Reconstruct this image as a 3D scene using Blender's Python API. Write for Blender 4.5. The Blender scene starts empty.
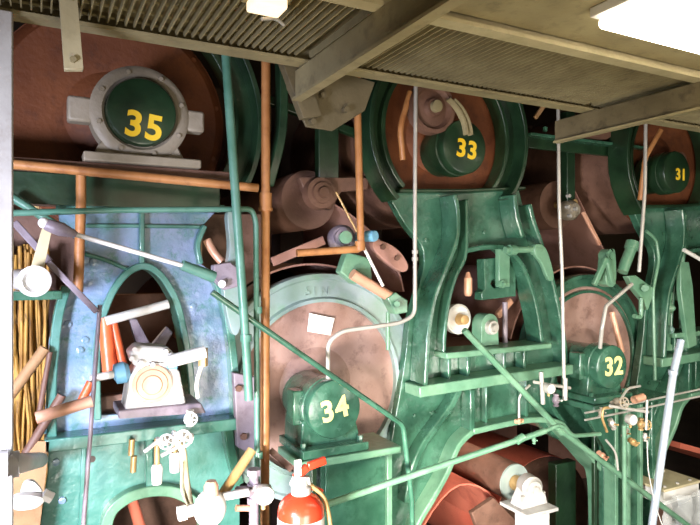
import bpy, bmesh, math, random
from mathutils import Vector, Matrix
random.seed(7)
PI = math.pi
sc = bpy.context.scene
COL = sc.collection
F = 600.0; CH = 2.85; DZ = CH-1.6; YAW = math.radians(27.5); CS = math.cos(YAW); SN = math.sin(YAW)

# ---------- placing: where the line of sight through a picture point meets the plane Y ----------
def P(px, py, Y):
    a = (px - 350) / F
    t = Y / (CS - SN * a)
    return Vector(((SN + CS * a) * t, Y, CH + (262.5 - py) / F * t))
def Pz(px, Y, z):
    v = P(px, 262.5, Y); v.z = z; return v
def XZ(pts, Y): return [(P(a, b, Y).x, P(a, b, Y).z) for a, b in pts]
def dep(px, Y): return Y / (CS - SN * (px - 350) / F) / F      # metres per pixel

# ---------- materials ----------
def lin(h):
    h = h.lstrip('#'); c = [int(h[i:i + 2], 16) / 255 for i in (0, 2, 4)]
    return tuple(x / 12.92 if x <= .04045 else ((x + .055) / 1.055) ** 2.4 for x in c) + (1,)
MATS = {}
def mat(name, c1, c2=None, rough=.4, metal=0., scale=6., bump=.15, bscale=40., grime=None, gamt=.35, coat=0., stretch=None, rvar=.12):
    if name in MATS: return MATS[name]
    m = bpy.data.materials.new(name); m.use_nodes = True; nt = m.node_tree; N = nt.nodes; L = nt.links
    b = N['Principled BSDF']
    tc = N.new('ShaderNodeTexCoord'); mp = N.new('ShaderNodeMapping'); L.new(tc.outputs['Object'], mp.inputs['Vector'])
    if stretch: mp.inputs['Scale'].default_value = stretch
    n1 = N.new('ShaderNodeTexNoise'); n1.inputs['Scale'].default_value = scale; n1.inputs['Detail'].default_value = 6
    L.new(mp.outputs[0], n1.inputs['Vector'])
    r1 = N.new('ShaderNodeValToRGB'); r1.color_ramp.elements[0].position = .35; r1.color_ramp.elements[1].position = .65
    r1.color_ramp.elements[0].color = lin(c1); r1.color_ramp.elements[1].color = lin(c2 or c1)
    L.new(n1.outputs['Fac'], r1.inputs['Fac']); out = r1.outputs['Color']
    if grime:
        n2 = N.new('ShaderNodeTexNoise'); n2.inputs['Scale'].default_value = scale * 2.3; n2.inputs['Detail'].default_value = 9; n2.inputs['Roughness'].default_value = .7
        L.new(mp.outputs[0], n2.inputs['Vector'])
        r2 = N.new('ShaderNodeValToRGB'); r2.color_ramp.elements[0].position = .52; r2.color_ramp.elements[1].position = .66
        r2.color_ramp.elements[0].color = (0, 0, 0, 1); r2.color_ramp.elements[1].color = (gamt, gamt, gamt, 1)
        L.new(n2.outputs['Fac'], r2.inputs['Fac'])
        mx = N.new('ShaderNodeMixRGB'); L.new(r2.outputs['Color'], mx.inputs['Fac']); L.new(out, mx.inputs['Color1']); mx.inputs['Color2'].default_value = lin(grime)
        out = mx.outputs['Color']
    L.new(out, b.inputs['Base Color'])
    b.inputs['Metallic'].default_value = metal
    mr = N.new('ShaderNodeMapRange'); mr.inputs['To Min'].default_value = max(.03, rough - rvar); mr.inputs['To Max'].default_value = min(1, rough + rvar)
    L.new(n1.outputs['Fac'], mr.inputs['Value']); L.new(mr.outputs[0], b.inputs['Roughness'])
    if coat: b.inputs['Coat Weight'].default_value = coat; b.inputs['Coat Roughness'].default_value = .15
    if bump:
        n3 = N.new('ShaderNodeTexNoise'); n3.inputs['Scale'].default_value = bscale; n3.inputs['Detail'].default_value = 4
        L.new(mp.outputs[0], n3.inputs['Vector'])
        bp = N.new('ShaderNodeBump'); bp.inputs['Strength'].default_value = bump; bp.inputs['Distance'].default_value = .01
        L.new(n3.outputs['Fac'], bp.inputs['Height']); L.new(bp.outputs[0], b.inputs['Normal'])
    MATS[name] = m; return m
def emit(name, c, s):
    m = bpy.data.materials.new(name); m.use_nodes = True; b = m.node_tree.nodes['Principled BSDF']
    b.inputs['Base Color'].default_value = lin(c); b.inputs['Emission Color'].default_value = lin(c); b.inputs['Emission Strength'].default_value = s
    return m
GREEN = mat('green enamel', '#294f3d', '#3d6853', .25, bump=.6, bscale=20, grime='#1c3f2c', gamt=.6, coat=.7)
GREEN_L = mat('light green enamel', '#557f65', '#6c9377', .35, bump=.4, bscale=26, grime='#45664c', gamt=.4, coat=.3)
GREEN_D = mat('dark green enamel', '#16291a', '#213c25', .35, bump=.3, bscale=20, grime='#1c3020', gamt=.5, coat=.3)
TEAL = mat('blue green enamel in cool light', '#7f8fb2', '#5f8390', .22, bump=.9, bscale=24, grime='#3f7468', gamt=.85, coat=.8)  # lilac in this colour stands for cool light on the upper web
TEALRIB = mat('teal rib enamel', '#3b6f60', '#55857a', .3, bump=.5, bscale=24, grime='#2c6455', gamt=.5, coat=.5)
SLATE = mat('grey green enamel', '#8c9da0', '#7b9285', .35, bump=.25, bscale=20, grime='#6b9478', gamt=.5, coat=.3)
PIPEG = mat('green pipe paint', '#44705f', '#5b8677', .35, bump=.2, grime='#3c6a55', gamt=.5)
ORANGE = mat('bronze orange pipe paint', '#9a6438', '#b37d4c', .45, bump=.2, grime='#7b4a2c', gamt=.5)
STRUT = mat('bluish strut paint', '#a8b6c8', '#c4ced8', .3, metal=.3, bump=.05)
PALED = mat('pale roll end', '#93a39b', '#a3aea8', .5, bump=.1)
STEEL = mat('bright steel', '#c8c4bc', '#aba69e', .38, metal=.35, bump=.0)
ALU = mat('pale aluminium paint', '#bdbbb6', '#a8a4a0', .4, bump=.15, grime='#9a8f86', gamt=.5)
WHITE = mat('white enamel', '#dad8d2', '#cac6c0', .4, bump=.1, grime='#c2b8ae', gamt=.3)
DRYHEAD = mat('pinkish brown cast head', '#86665a', '#a3857b', .5, bump=.3, grime='#5e4036', gamt=.6, scale=4)
RUST = mat('rusty red brown cast iron', '#5e2e12', '#7a4422', .7, bump=.4, grime='#3f2214', gamt=.6, scale=3)
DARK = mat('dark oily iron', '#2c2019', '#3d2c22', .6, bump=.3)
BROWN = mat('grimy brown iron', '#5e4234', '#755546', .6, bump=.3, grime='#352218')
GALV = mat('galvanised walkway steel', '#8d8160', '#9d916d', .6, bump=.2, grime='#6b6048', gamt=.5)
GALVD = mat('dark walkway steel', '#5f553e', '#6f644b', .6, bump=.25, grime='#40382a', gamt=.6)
GRATE = mat('walkway grating steel', '#8a7e5c', '#9e926c', .6, bump=.1, grime='#4f4632')
CREAM = mat('cream beam paint', '#c4b894', '#b0a480', .6, bump=.15, grime='#94886c')
PALEG = mat('pale grey housing paint', '#857b6a', '#948a7b', .5, bump=.3, grime='#6e6353')
RED = mat('salmon red felt', '#d96c55', '#e6856c', .8, bump=.3, bscale=90, scale=2, grime='#9c3a30')
PINK = mat('faded brown felt', '#9a7062', '#b0867a', .85, bump=.3, bscale=90, scale=2, grime='#5c3c32')
REDP = mat('red extinguisher paint', '#d2331c', '#da3d24', .25, bump=0, coat=.6)
BLUE = mat('light blue paint', '#5c96b4', '#78aac4', .4, bump=.1)
YEL = mat('yellow stencil paint', '#e8bc1e', '#f0ca36', .5, bump=.05)
YELP = mat('pale yellow stencil paint', '#e9de86', '#f0e898', .5, bump=.05)
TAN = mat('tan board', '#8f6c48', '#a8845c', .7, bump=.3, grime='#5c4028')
BRASS = mat('old brass', '#a58350', '#bfa070', .38, metal=.3, bump=.1, grime='#6f5428')
ORNG = mat('orange shaft paint', '#e0683a', '#d65a30', .4, bump=.1)
GOLD = mat('golden brown fibre', '#c79844', '#8a5f22', .7, bump=.8, bscale=30, scale=22, stretch=(1, 1, .25), grime='#3a2410', gamt=.8)
MAUVE = mat('mauve grey iron', '#8f838c', '#6c6068', .45, bump=.3, grime='#4a3b45')
COPPER = mat('copper face', '#d8a68a', '#c78e72', .4, metal=.2, bump=.3)
GLASSY = bpy.data.materials.new('clear plastic film'); GLASSY.use_nodes = True
_b = GLASSY.node_tree.nodes['Principled BSDF']; _b.inputs['Base Color'].default_value = (.85, .88, .88, 1); _b.inputs['Roughness'].default_value = .12
_b.inputs['Alpha'].default_value = .3; _b.inputs['Specular IOR Level'].default_value = .9
PAPER = mat('white paper', '#f4f2ee', rough=.8, bump=0)
CONC = mat('oily concrete', '#5a5148', '#6d6257', .7, bump=.4, scale=2)
WALLM = mat('dim brown plaster', '#4a3c2c', '#5a4a38', .9, bump=.2, scale=1)

# ---------- mesh building ----------
class B:
    def __init__(s): s.bm = bmesh.new()
    def box(s, a, b):
        x0, y0, z0 = a; x1, y1, z1 = b
        v = [s.bm.verts.new(p) for p in ((x0,y0,z0),(x1,y0,z0),(x1,y1,z0),(x0,y1,z0),(x0,y0,z1),(x1,y0,z1),(x1,y1,z1),(x0,y1,z1))]
        for f in ((0,1,2,3),(7,6,5,4),(0,4,5,1),(1,5,6,2),(2,6,7,3),(3,7,4,0)): s.bm.faces.new([v[i] for i in f])
        return s
    def bar(s, p0, p1, w, h, up=Vector((0,-1,0))):
        p0 = Vector(p0); p1 = Vector(p1); d = (p1 - p0).normalized(); side = d.cross(up)
        if side.length < 1e-3: side = d.cross(Vector((1,0,0)))
        side.normalize(); u = side.cross(d).normalized(); r = []
        for p in (p0, p1):
            r.append([s.bm.verts.new(p + side * w / 2 * i + u * h / 2 * j) for i, j in ((-1,-1),(1,-1),(1,1),(-1,1))])
        s.bm.faces.new(r[0]); s.bm.faces.new(r[1][::-1])
        for k in range(4): s.bm.faces.new((r[0][k], r[0][(k+1)%4], r[1][(k+1)%4], r[1][k]))
        return s
    def prism(s, pts, y0, y1, holes=()):
        bm = s.bm; loops = []
        for lp in [pts] + list(holes): loops.append([bm.verts.new((x, y0, z)) for x, z in lp])
        edges = [bm.edges.new((lp[i], lp[(i+1) % len(lp)])) for lp in loops for i in range(len(lp))]
        r = bmesh.ops.triangle_fill(bm, edges=edges, use_beauty=True, use_dissolve=False, normal=(0,1,0))
        fs = [g for g in r['geom'] if isinstance(g, bmesh.types.BMFace)]
        mp = {}
        for lp in loops:
            for v in lp: mp[v] = bm.verts.new((v.co.x, y1, v.co.z))
        for f in fs: bm.faces.new([mp[v] for v in reversed(f.verts)])
        for lp in loops:
            for i in range(len(lp)):
                a, b = lp[i], lp[(i+1) % len(lp)]; bm.faces.new((a, b, mp[b], mp[a]))
        return s
    def rib(s, path, w, y0, y1):
        """raised web following a path in the frame's plane"""
        pts = [Vector(p) for p in path]; L = []; R = []
        for i, p in enumerate(pts):
            d = (pts[min(i+1, len(pts)-1)] - pts[max(i-1, 0)]).normalized(); n = Vector((-d.y, d.x))
            L.append(p + n * w / 2); R.append(p - n * w / 2)
        rows = [[s.bm.verts.new((q.x, y, q.y)) for q, y in ((l, y0), (r, y0), (r, y1), (l, y1))] for l, r in zip(L, R)]
        for a, b in zip(rows, rows[1:]):
            for k in range(4): s.bm.faces.new((a[k], a[(k+1)%4], b[(k+1)%4], b[k]))
        s.bm.faces.new(rows[0][::-1]); s.bm.faces.new(rows[-1])
        return s
    def lathe(s, prof, o, ax, seg=40, closed=False):
        o = Vector(o); ax = Vector(ax).normalized(); t = ax.orthogonal().normalized(); u = ax.cross(t); rings = []
        for r, h in prof:
            c = o + ax * h
            rings.append([s.bm.verts.new(c)] if r < 1e-6 else [s.bm.verts.new(c + (t * math.cos(2*PI*k/seg) + u * math.sin(2*PI*k/seg)) * r) for k in range(seg)])
        pr = list(zip(rings, rings[1:])) + ([(rings[-1], rings[0])] if closed else [])
        for a, b in pr:
            for k in range(seg):
                k2 = (k+1) % seg
                if len(a) == 1 and len(b) == 1: break
                if len(a) == 1: s.bm.faces.new((a[0], b[k], b[k2]))
                elif len(b) == 1: s.bm.faces.new((a[k2], a[k], b[0]))
                else: s.bm.faces.new((a[k], b[k], b[k2], a[k2]))
        if not closed:
            for r, fl in ((rings[0], 1), (rings[-1], 0)):
                if len(r) > 1: s.bm.faces.new(r[::-1] if fl else r)
        return s
    def cyl(s, p0, p1, r0, r1=None, seg=20):
        p0 = Vector(p0); p1 = Vector(p1); return s.lathe([(r0, 0), (r0 if r1 is None else r1, (p1-p0).length)], p0, p1 - p0, seg)
    def tube(s, pts, r, fil=.05, seg=14):
        pts = [Vector(p) for p in pts]; out = [pts[0]]
        for i in range(1, len(pts)-1):
            a, b, c = pts[i-1], pts[i], pts[i+1]; d1 = (a-b); d2 = (c-b); f = min(fil, d1.length*.45, d2.length*.45)
            q0 = b + d1.normalized() * f; q2 = b + d2.normalized() * f
            for k in range(6):
                t = k/5; out.append(q0*(1-t)**2 + b*2*t*(1-t) + q2*t*t)
        out.append(pts[-1]); rings = []; t0 = (out[1]-out[0]).normalized(); n = t0.orthogonal().normalized()
        for i, p in enumerate(out):
            t = (out[min(i+1, len(out)-1)] - out[max(i-1, 0)]).normalized()
            n = (n - t * n.dot(t)).normalized(); b = t.cross(n)
            rings.append([s.bm.verts.new(p + (n*math.cos(2*PI*k/seg) + b*math.sin(2*PI*k/seg))*r) for k in range(seg)])
        for a, b in zip(rings, rings[1:]):
            for k in range(seg): s.bm.faces.new((a[k], a[(k+1)%seg], b[(k+1)%seg], b[k]))
        s.bm.faces.new(rings[0][::-1]); s.bm.faces.new(rings[-1])
        return s
    def ball(s, c, r, sc_=(1,1,1), seg=20):
        bmesh.ops.create_uvsphere(s.bm, u_segments=seg, v_segments=seg//2+2, radius=r, matrix=Matrix.Translation(Vector(c)) @ Matrix.Diagonal(Vector((*sc_, 1))))
        return s
    def hexa(s, p0, p1, r): return s.cyl(p0, p1, r, seg=6)

def wloc(o):
    v = Vector((0,0,0))
    while o: v = v + o.location; o = o.parent
    return v
def ob(name, b, m, parent=None, bev=0., smooth=38):
    me = bpy.data.meshes.new(name); bm = b.bm if isinstance(b, B) else b
    bmesh.ops.recalc_face_normals(bm, faces=bm.faces[:])
    if parent: off = wloc(parent)
    else:
        lo = [min(v.co[i] for v in bm.verts) for i in range(3)]; hi = [max(v.co[i] for v in bm.verts) for i in range(3)]
        off = Vector(((lo[0]+hi[0])/2, (lo[1]+hi[1])/2, lo[2]))
    bmesh.ops.translate(bm, verts=bm.verts[:], vec=-off)
    bm.to_mesh(me); bm.free()
    for p in me.polygons: p.use_smooth = True
    me.set_sharp_from_angle(angle=math.radians(smooth))
    o = bpy.data.objects.new(name, me); COL.objects.link(o); me.materials.append(m)
    if parent: o.parent = parent
    else: o.location = off
    if bev:
        md = o.modifiers.new('Bevel', 'BEVEL'); md.width = bev; md.segments = 2; md.limit_method = 'ANGLE'; md.angle_limit = math.radians(40)
    return o
def tag(o, label, cat, group=None, kind=None):
    if label: o['label'] = label
    if cat: o['category'] = cat
    if group: o['group'] = group
    if kind: o['kind'] = kind
    return o
def thing(name, label, cat, loc, group=None):
    o = bpy.data.objects.new(name, None); COL.objects.link(o); o.location = loc; o.empty_display_size = .05
    return tag(o, label, cat, group)
def struct(name, b, m, bev=0): return tag(ob(name, b, m, None, bev), None, None, None, 'structure')
def arc(cx, cz, r, a0, a1, n=24):
    return [(cx + r*math.cos(math.radians(a0+(a1-a0)*k/n)), cz + r*math.sin(math.radians(a0+(a1-a0)*k/n))) for k in range(n+1)]
def smooth_path(pts, n=5, closed=False):
    out = []; N = len(pts); rng = range(N if closed else N-1)
    for i in rng:
        g = (lambda k: pts[k % N]) if closed else (lambda k: pts[max(0, min(N-1, k))])
        p0, p1, p2, p3 = g(i-1), g(i), g(i+1), g(i+2)
        for k in range(n):
            t = k/n
            out.append(tuple(.5*((2*p1[j]) + (p2[j]-p0[j])*t + (2*p0[j]-5*p1[j]+4*p2[j]-p3[j])*t*t + (3*p1[j]-p0[j]-3*p2[j]+p3[j])*t**3) for j in range(2)))
    if not closed: out.append(tuple(pts[-1]))
    return out
def lettering(name, txt, c, size, m, parent, tilt=0, bold=.012, d=.003):
    cu = bpy.data.curves.new(name, 'FONT'); cu.body = txt; cu.size = size; cu.extrude = d; cu.offset = bold * size
    cu.align_x = 'CENTER'; cu.align_y = 'CENTER'; cu.space_character = 1.12
    t = bpy.data.objects.new(name, cu); COL.objects.link(t); dg = bpy.context.evaluated_depsgraph_get(); dg.update()
    me = bpy.data.meshes.new_from_object(t.evaluated_get(dg)); bpy.data.objects.remove(t); bpy.data.curves.remove(cu)
    M = Matrix.Translation(Vector(c) - wloc(parent)) @ Matrix.Rotation(tilt, 4, 'Y') @ Matrix.Rotation(PI/2, 4, 'X')
    me.transform(M); me.materials.clear(); me.materials.append(m); me.name = name
    o = bpy.data.objects.new(name, me); COL.objects.link(o); o.parent = parent; return o

# ================= camera =================
cd = bpy.data.cameras.new('camera'); cam = bpy.data.objects.new('camera', cd); COL.objects.link(cam)
cd.sensor_width = 36; cd.lens = 36*F/700; cam.location = (0, 0, CH); cam.rotation_euler = (PI/2, 0, -YAW); cd.clip_start = .05
sc.camera = cam

# ================= the hall =================
struct('floor', B().box((-4, -3, -.1), (12, 8, 0)), CONC)
struct('wall_back', B().box((-4, 8, -.1), (12, 8.2, 5.2)), WALLM)
struct('wall_left', B().box((-4.2, -3, -.1), (-4, 8.2, 5.2)), WALLM)
struct('wall_right', B().box((12, -3, -.1), (12.2, 8.2, 5.2)), WALLM)
struct('ceiling', B().box((-4.2, -3, 5.2), (12.2, 8.2, 5.3)), WALLM)

# ================= overhead walkway =================
ZG = CH + .86     # underside of the grating
YI = 2.35
def walkbeam(name, lab, a, b, m, web=.012, fl=.06):
    t = thing(name, lab, 'beam', ((a[0]+b[0])/2, (a[1]+b[1])/2, a[2]))
    return t
# machine-direction edge beam nearest the machine
t = thing('walkway_beam', 'pale grimy edge beam of overhead walkway, running along the machine side', 'beam', (2.8, YI, ZG-.02))
ob('web', B().box((-1.6, YI-.006, ZG-.015), (9, YI+.006, ZG+.12)), GALV, t)
ob('flange', B().box((-1.6, YI-.05, ZG-.028), (9, YI+.02, ZG-.014)), GALV, t)
YO = 1.69
t = thing('walkway_beam', 'cream outer edge beam under the bright lit strip of the overhead walkway', 'beam', (2.8, YO, ZG-.03))
ob('web', B().box((-1.6, YO-.006, ZG-.02), (9, YO+.006, ZG+.1)), CREAM, t)
ob('flange', B().box((-1.6, YO-.03, ZG-.034), (9, YO+.03, ZG-.019)), CREAM, t)
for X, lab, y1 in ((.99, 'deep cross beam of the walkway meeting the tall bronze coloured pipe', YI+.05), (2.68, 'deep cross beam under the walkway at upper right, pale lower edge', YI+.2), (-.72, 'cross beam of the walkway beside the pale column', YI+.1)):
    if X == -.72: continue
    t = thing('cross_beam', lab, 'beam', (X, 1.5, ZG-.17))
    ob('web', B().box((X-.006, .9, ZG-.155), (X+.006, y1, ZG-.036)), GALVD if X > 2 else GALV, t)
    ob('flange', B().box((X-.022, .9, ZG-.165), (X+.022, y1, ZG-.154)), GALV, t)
# grating panels: bearing bars cross the walkway, twisted rods tie them
def grating(x0, x1, y0, y1, lab, step=.03):
    t = thing('grating_panel', lab, 'grating', ((x0+x1)/2, (y0+y1)/2, ZG), 'walkway grating panels')
    b = B(); n = int((x1-x0)/step)
    for k in range(n+1):
        x = x0 + (x1-x0)*k/n; b.box((x-.0025, y0, ZG), (x+.0025, y1, ZG+.03))
    ob('bearing_bars', b, GRATE, t)
    b = B(); n = int((y1-y0)/.1)
    for k in range(n+1):
        y = y0 + (y1-y0)*k/n; b.box((x0, y-.003, ZG+.022), (x1, y+.003, ZG+.03))
    ob('cross_rods', b, GRATE, t)
grating(-1.2, .95, YO+.02, YI-.02, 'walkway grating panel at upper left above the round cover marked 35')
grating(1.02, 2.64, YO+.02, YI-.02, 'walkway grating panel between the two deep cross beams')
grating(2.72, 5.5, YO+.02, YI-.02, 'farthest walkway grating panel at the upper right corner')
grating(-.6, .95, .95, YO-.02, 'walkway grating panel nearest the camera at upper left')
# smooth tread plate outside the beam
ob_ = ob('tread_plate', B().box((1.02, .98, ZG+.005), (6, YO-.02, ZG+.014)), GALV); tag(ob_, 'smooth grey green plate between cream beam and the bright strip overhead', 'plate')
ob_ = ob('deck_sheet', B().box((-1.2, .95, ZG+.05), (6, YI, ZG+.06)), GALV); tag(ob_, 'grimy sheet lying on top of the overhead walkway grating', 'sheet')
# fluorescent fitting
t = thing('fluorescent_light', 'long glaring white fluorescent light at the top right corner', 'light', (3.2, 1.36, ZG-.01))
ob('housing', B().box((1.66, 1.17, ZG-.03), (4.6, 1.43, ZG+.004)), WHITE, t, .004)
glow = emit('fluorescent tube glow', '#fff4dc', 9)
for yy in (1.385, 1.30, 1.22): ob('tube', B().cyl((1.68, yy, ZG-.055), (4.55, yy, ZG-.055), .024, seg=14), glow, t)
# small lamp above the left grating
c = P(270, 6, 1.8); c.z = ZG-.045
t = thing('bulkhead_lamp', 'small glowing cream lamp box hanging under the upper left grating', 'lamp', c)
ob('lamp_housing', B().box((c.x-.075, 1.76, c.z+.02), (c.x+.065, 1.87, ZG-.001)), GALV, t, .004)
ob('diffuser', B().box((c.x-.06, 1.77, c.z-.015), (c.x+.05, 1.86, c.z+.022)), emit('warm lamp glow', '#ffe2b8', 1.6), t, .008)
ob('clamp', B().tube([P(262, 19, 1.86), P(276, 18, 1.88), P(284, 25, 1.9)], .006), ALU, t)
# columns and hangers
x = P(7, 200, 2.3).x
t = thing('support_column', 'bright white upright column at the left edge of the picture', 'column', (x, 2.3, 0))
ob('shaft', B().box((x-.045, 2.27, .02), (x+.018, 2.33, ZG-.03)), ALU, t, .005)
ob('base_plate', B().box((x-.09, 2.2, 0), (x+.09, 2.4, .02)), GALV, t)
a = P(63, -5, 2.2)
t = thing('hanger_bar', 'pale flat bar hanging down left of the cover marked 35', 'bar', (a.x+.05, 2.2, 2.3))
ob('strap', B().prism(XZ([(58, -10), (76, -10), (83, 72), (64, 72)], 2.2), 2.17, 2.2), CREAM, t, .003)
ob('bolt', B().hexa(P(73, 60, 2.17), P(73, 60, 2.17)+Vector((0,-.012,0)), .011), GALV, t)
t = thing('corner_bracket', 'brownish bracket under the walkway corner where the deep beam meets the edge', 'bracket', P(320, 100, YI))
ob('gusset_plate', B().prism(XZ([(282, 58), (372, 84), (362, 112), (330, 132), (304, 128), (285, 90)], YI+.14), YI+.11, YI+.125), GALVD, t, .003)
ob('angle', B().prism(XZ([(278, 62), (300, 62), (318, 118), (300, 120)], YI+.09), YI+.05, YI+.1), GALVD, t, .003)
for q in ((292, 70), (322, 96), (312, 122), (345, 110)):
    c = P(*q, YI+.1); ob('bolt', B().hexa(c+Vector((0,.01,0)), c+Vector((0,-.02,0)), .014), GALVD, t)

# ================= dryers =================
YF = 3.10
def dryer(cx, cz, r, head, shell, label, spokes=True, L=3.2, y0=3.24, hubr=.2):
    t = thing('drying_cylinder', label, 'cylinder', (cx, y0, cz-r))
    ob('shell', B().lathe([(r-.04, .02), (r, .02), (r, L), (r-.04, L)], (cx, y0, cz), (0,1,0), 64), shell, t)
    pr = [(0, -.05), (hubr*.7, -.05), (hubr, -.02), (hubr*1.15, .0), (r*.6, -.01), (r*.85, -.02), (r*.9, -.025), (r-.015, 0), (r-.005, .02), (r-.02, .03)]
    hd = ob('head', B().lathe(pr, (cx, y0, cz), (0,1,0), 64), head, t)
    for k in range(12):
        a = 2*PI*k/12+.2; q = Vector((cx+math.cos(a)*r*.93, y0, cz+math.sin(a)*r*.93))
        ob('bolt', B().hexa(q, q+Vector((0,-.018,0)), .014), head, hd)
    ob('journal', B().cyl((cx, y0-.22, cz), (cx, y0, cz), .07, seg=24), BROWN, t)
    return t
Z33 = CH+.812; X33 = 2.32; Z34 = CH-.731; X34 = 1.46; X32 = 3.70; X31 = 4.55; X35 = .34; Z35 = CH+.73
dryer(X35, Z35, .57, RUST, RUST, 'rusty red brown drying cylinder end behind the cover marked 35')
dryer(X33, Z33, .56, RUST, BROWN, 'drying cylinder in the dark green ring behind the cover marked 33')
dryer(X31, Z33, .56, RUST, BROWN, 'drying cylinder end at far right behind the cover marked 31')
dryer(X34, Z34, .6, DRYHEAD, BROWN, 'pinkish drying cylinder end with white paper, behind the housing marked 34')
dryer(X32, Z34, .6, DRYHEAD, BROWN, 'pinkish drying cylinder end behind the housing marked 32')
# paper on head 34
pp = ob('paper_note', B().prism(XZ([(308, 313), (333, 318), (329, 335), (306, 331)], 3.22), 3.2, 3.202), PAPER)
tag(pp, 'blank white paper rectangle stuck on the pinkish cylinder end above marking 34', 'paper')

# ================= ring guards =================
def ring_prof(ro, ri, d=.09):
    w = ro-ri
    return [(ri, .0), (ri, -.03), (ri+.02, -.035), (ri+.03, -.01), (ro-.04, -.01), (ro-.03, -d), (ro-.005, -d), (ro, -d+.01), (ro, .05), (ri, .05)]
def ring(cx, cz, ro, ri, m, label, lip=.06, y=YF+.02):
    t = thing('dryer_ring', label, 'ring', (cx, y, cz-ro))
    ob('rim', B().lathe(ring_prof(ro, ri, lip), (cx, y, cz), (0,1,0), 72, closed=True), m, t)
    return t
r34 = ring(X34+.02, Z34, .67, .50, SLATE, 'pale grey green cast ring around the pinkish cylinder end marked 34', .02, YF+.11)
for ch_, px_ in (('5', 308), ('1', 315), ('N', 325)): lettering('raised_letter', ch_, P(px_, 292, YF+.095), .075, SLATE, r34, bold=0)
ring(X32, Z34, .645, .50, GREEN, 'green cast ring around the pinkish cylinder end marked 32', .04, YF+.13)
# ================= left side frame =================
def ypx(a, Y=YF): return dep(a, Y)
t = thing('machine_casting', 'blue green cast frame with tall arched opening at left of picture', 'machine frame', (.35, YF, 0))
arch = smooth_path([(97, 415), (96, 360), (100, 325), (110, 295), (125, 274), (143, 266), (160, 276), (175, 302), (184, 340), (189, 375), (191, 413)])
arch2 = smooth_path([(106, 540), (110, 512), (125, 496), (148, 488), (173, 489), (193, 500), (203, 520), (206, 540)])
out = [(58, 209), (218, 209), (203, 226), (196, 245), (198, 262), (215, 273), (226, 300), (234, 350), (237, 412), (240, 470)]
zb = Pz(240, YF, 0); 
web = XZ(out, YF) + [(zb.x, 0), (P(42, 0, YF).x, 0)] + XZ([(40, 525), (48, 470), (44, 440), (46, 400), (49, 340), (62, 292), (83, 285), (83, 245), (60, 228)], YF)
h2 = XZ(arch2, YF)
h2 = [(h2[0][0], .5)] + h2 + [(h2[-1][0], .5)]
sh = XZ([(238, 419), (44, 441)], YF)
up = XZ(out[:8] + [(238, 419)], YF) + XZ([(44, 441), (46, 400), (49, 340), (62, 292), (83, 285), (83, 245), (60, 228)], YF)
lo_ = XZ([(44, 441), (238, 419), (240, 470)], YF) + [(zb.x, 0), (P(42, 0, YF).x, 0)] + XZ([(40, 525), (48, 470)], YF)
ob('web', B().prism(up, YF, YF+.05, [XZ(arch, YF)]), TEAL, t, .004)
ob('lower_web', B().prism(lo_, YF, YF+.05, [h2]), TEALRIB, t, .004)  # same casting, painted greener because the upper web's colour holds the cool light
def R(pts, wpx, y0, y1, m, parent, name='rib', sm=True, Y=YF):
    p = smooth_path(pts) if sm and len(pts) > 2 else pts
    return ob(name, B().rib(XZ(p, Y), wpx*dep(pts[0][0], Y), y0, y1), m, parent, .006)
R([(97, 418), (96, 360), (100, 325), (110, 295), (125, 274), (143, 266), (160, 276), (175, 302), (184, 340), (189, 375), (191, 416)], 7, YF-.05, YF+.12, TEALRIB, t, 'arch_rim')
R([(66, 286), (58, 315), (53, 360), (51, 400), (52, 436)], 9, YF-.07, YF+.06, TEALRIB, t, 'left_flange')
R([(212, 276), (222, 305), (229, 345), (232, 385), (233, 416)], 8, YF-.07, YF+.06, TEALRIB, t, 'right_flange')
R([(44, 440), (140, 429), (238, 418)], 13, YF-.12, YF+.06, TEALRIB, t, 'shelf', False)
R([(56, 209), (140, 209), (222, 209)], 7, YF-.06, YF+.06, TEALRIB, t, 'top_flange', False)
R([(141, 211), (141, 264)], 5, YF-.04, YF, TEALRIB, t)
R([(85, 226), (140, 226), (200, 227)], 4, YF-.02, YF, TEALRIB, t, sm=False)
R([(84, 254), (105, 260), (128, 270)], 4, YF-.02, YF, TEALRIB, t)
R([(203, 226), (196, 245), (199, 264)], 5, YF-.05, YF+.05, TEALRIB, t)
R([(148, 432), (148, 488)], 7, YF-.05, YF, TEALRIB, t)
R([(84, 436), (80, 540)], 5, YF-.03, YF, TEALRIB, t)
R([(103, 560), (107, 515), (124, 496), (148, 488), (173, 489), (194, 501), (205, 522), (208, 560)], 11, YF-.06, YF+.1, GREEN_L, t, 'lower_arch_rim')
R([(224, 420), (228, 450), (236, 480)], 9, YF-.08, YF, GREEN, t)
for q in ((193, 306), (68, 324), (93, 262), (85, 340), (80, 350), (62, 500), (56, 462)):
    c = P(*q, YF); ob('boss', B().lathe([(.018, .01), (.016, -.01), (.0, -.014)], c, (0,1,0), 14), TEAL, t)
ob('lubrication_hole', B().lathe([(.016, -.002), (.0, -.003)], P(92, 459, YF), (0,1,0), 16), DARK, t)
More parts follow.
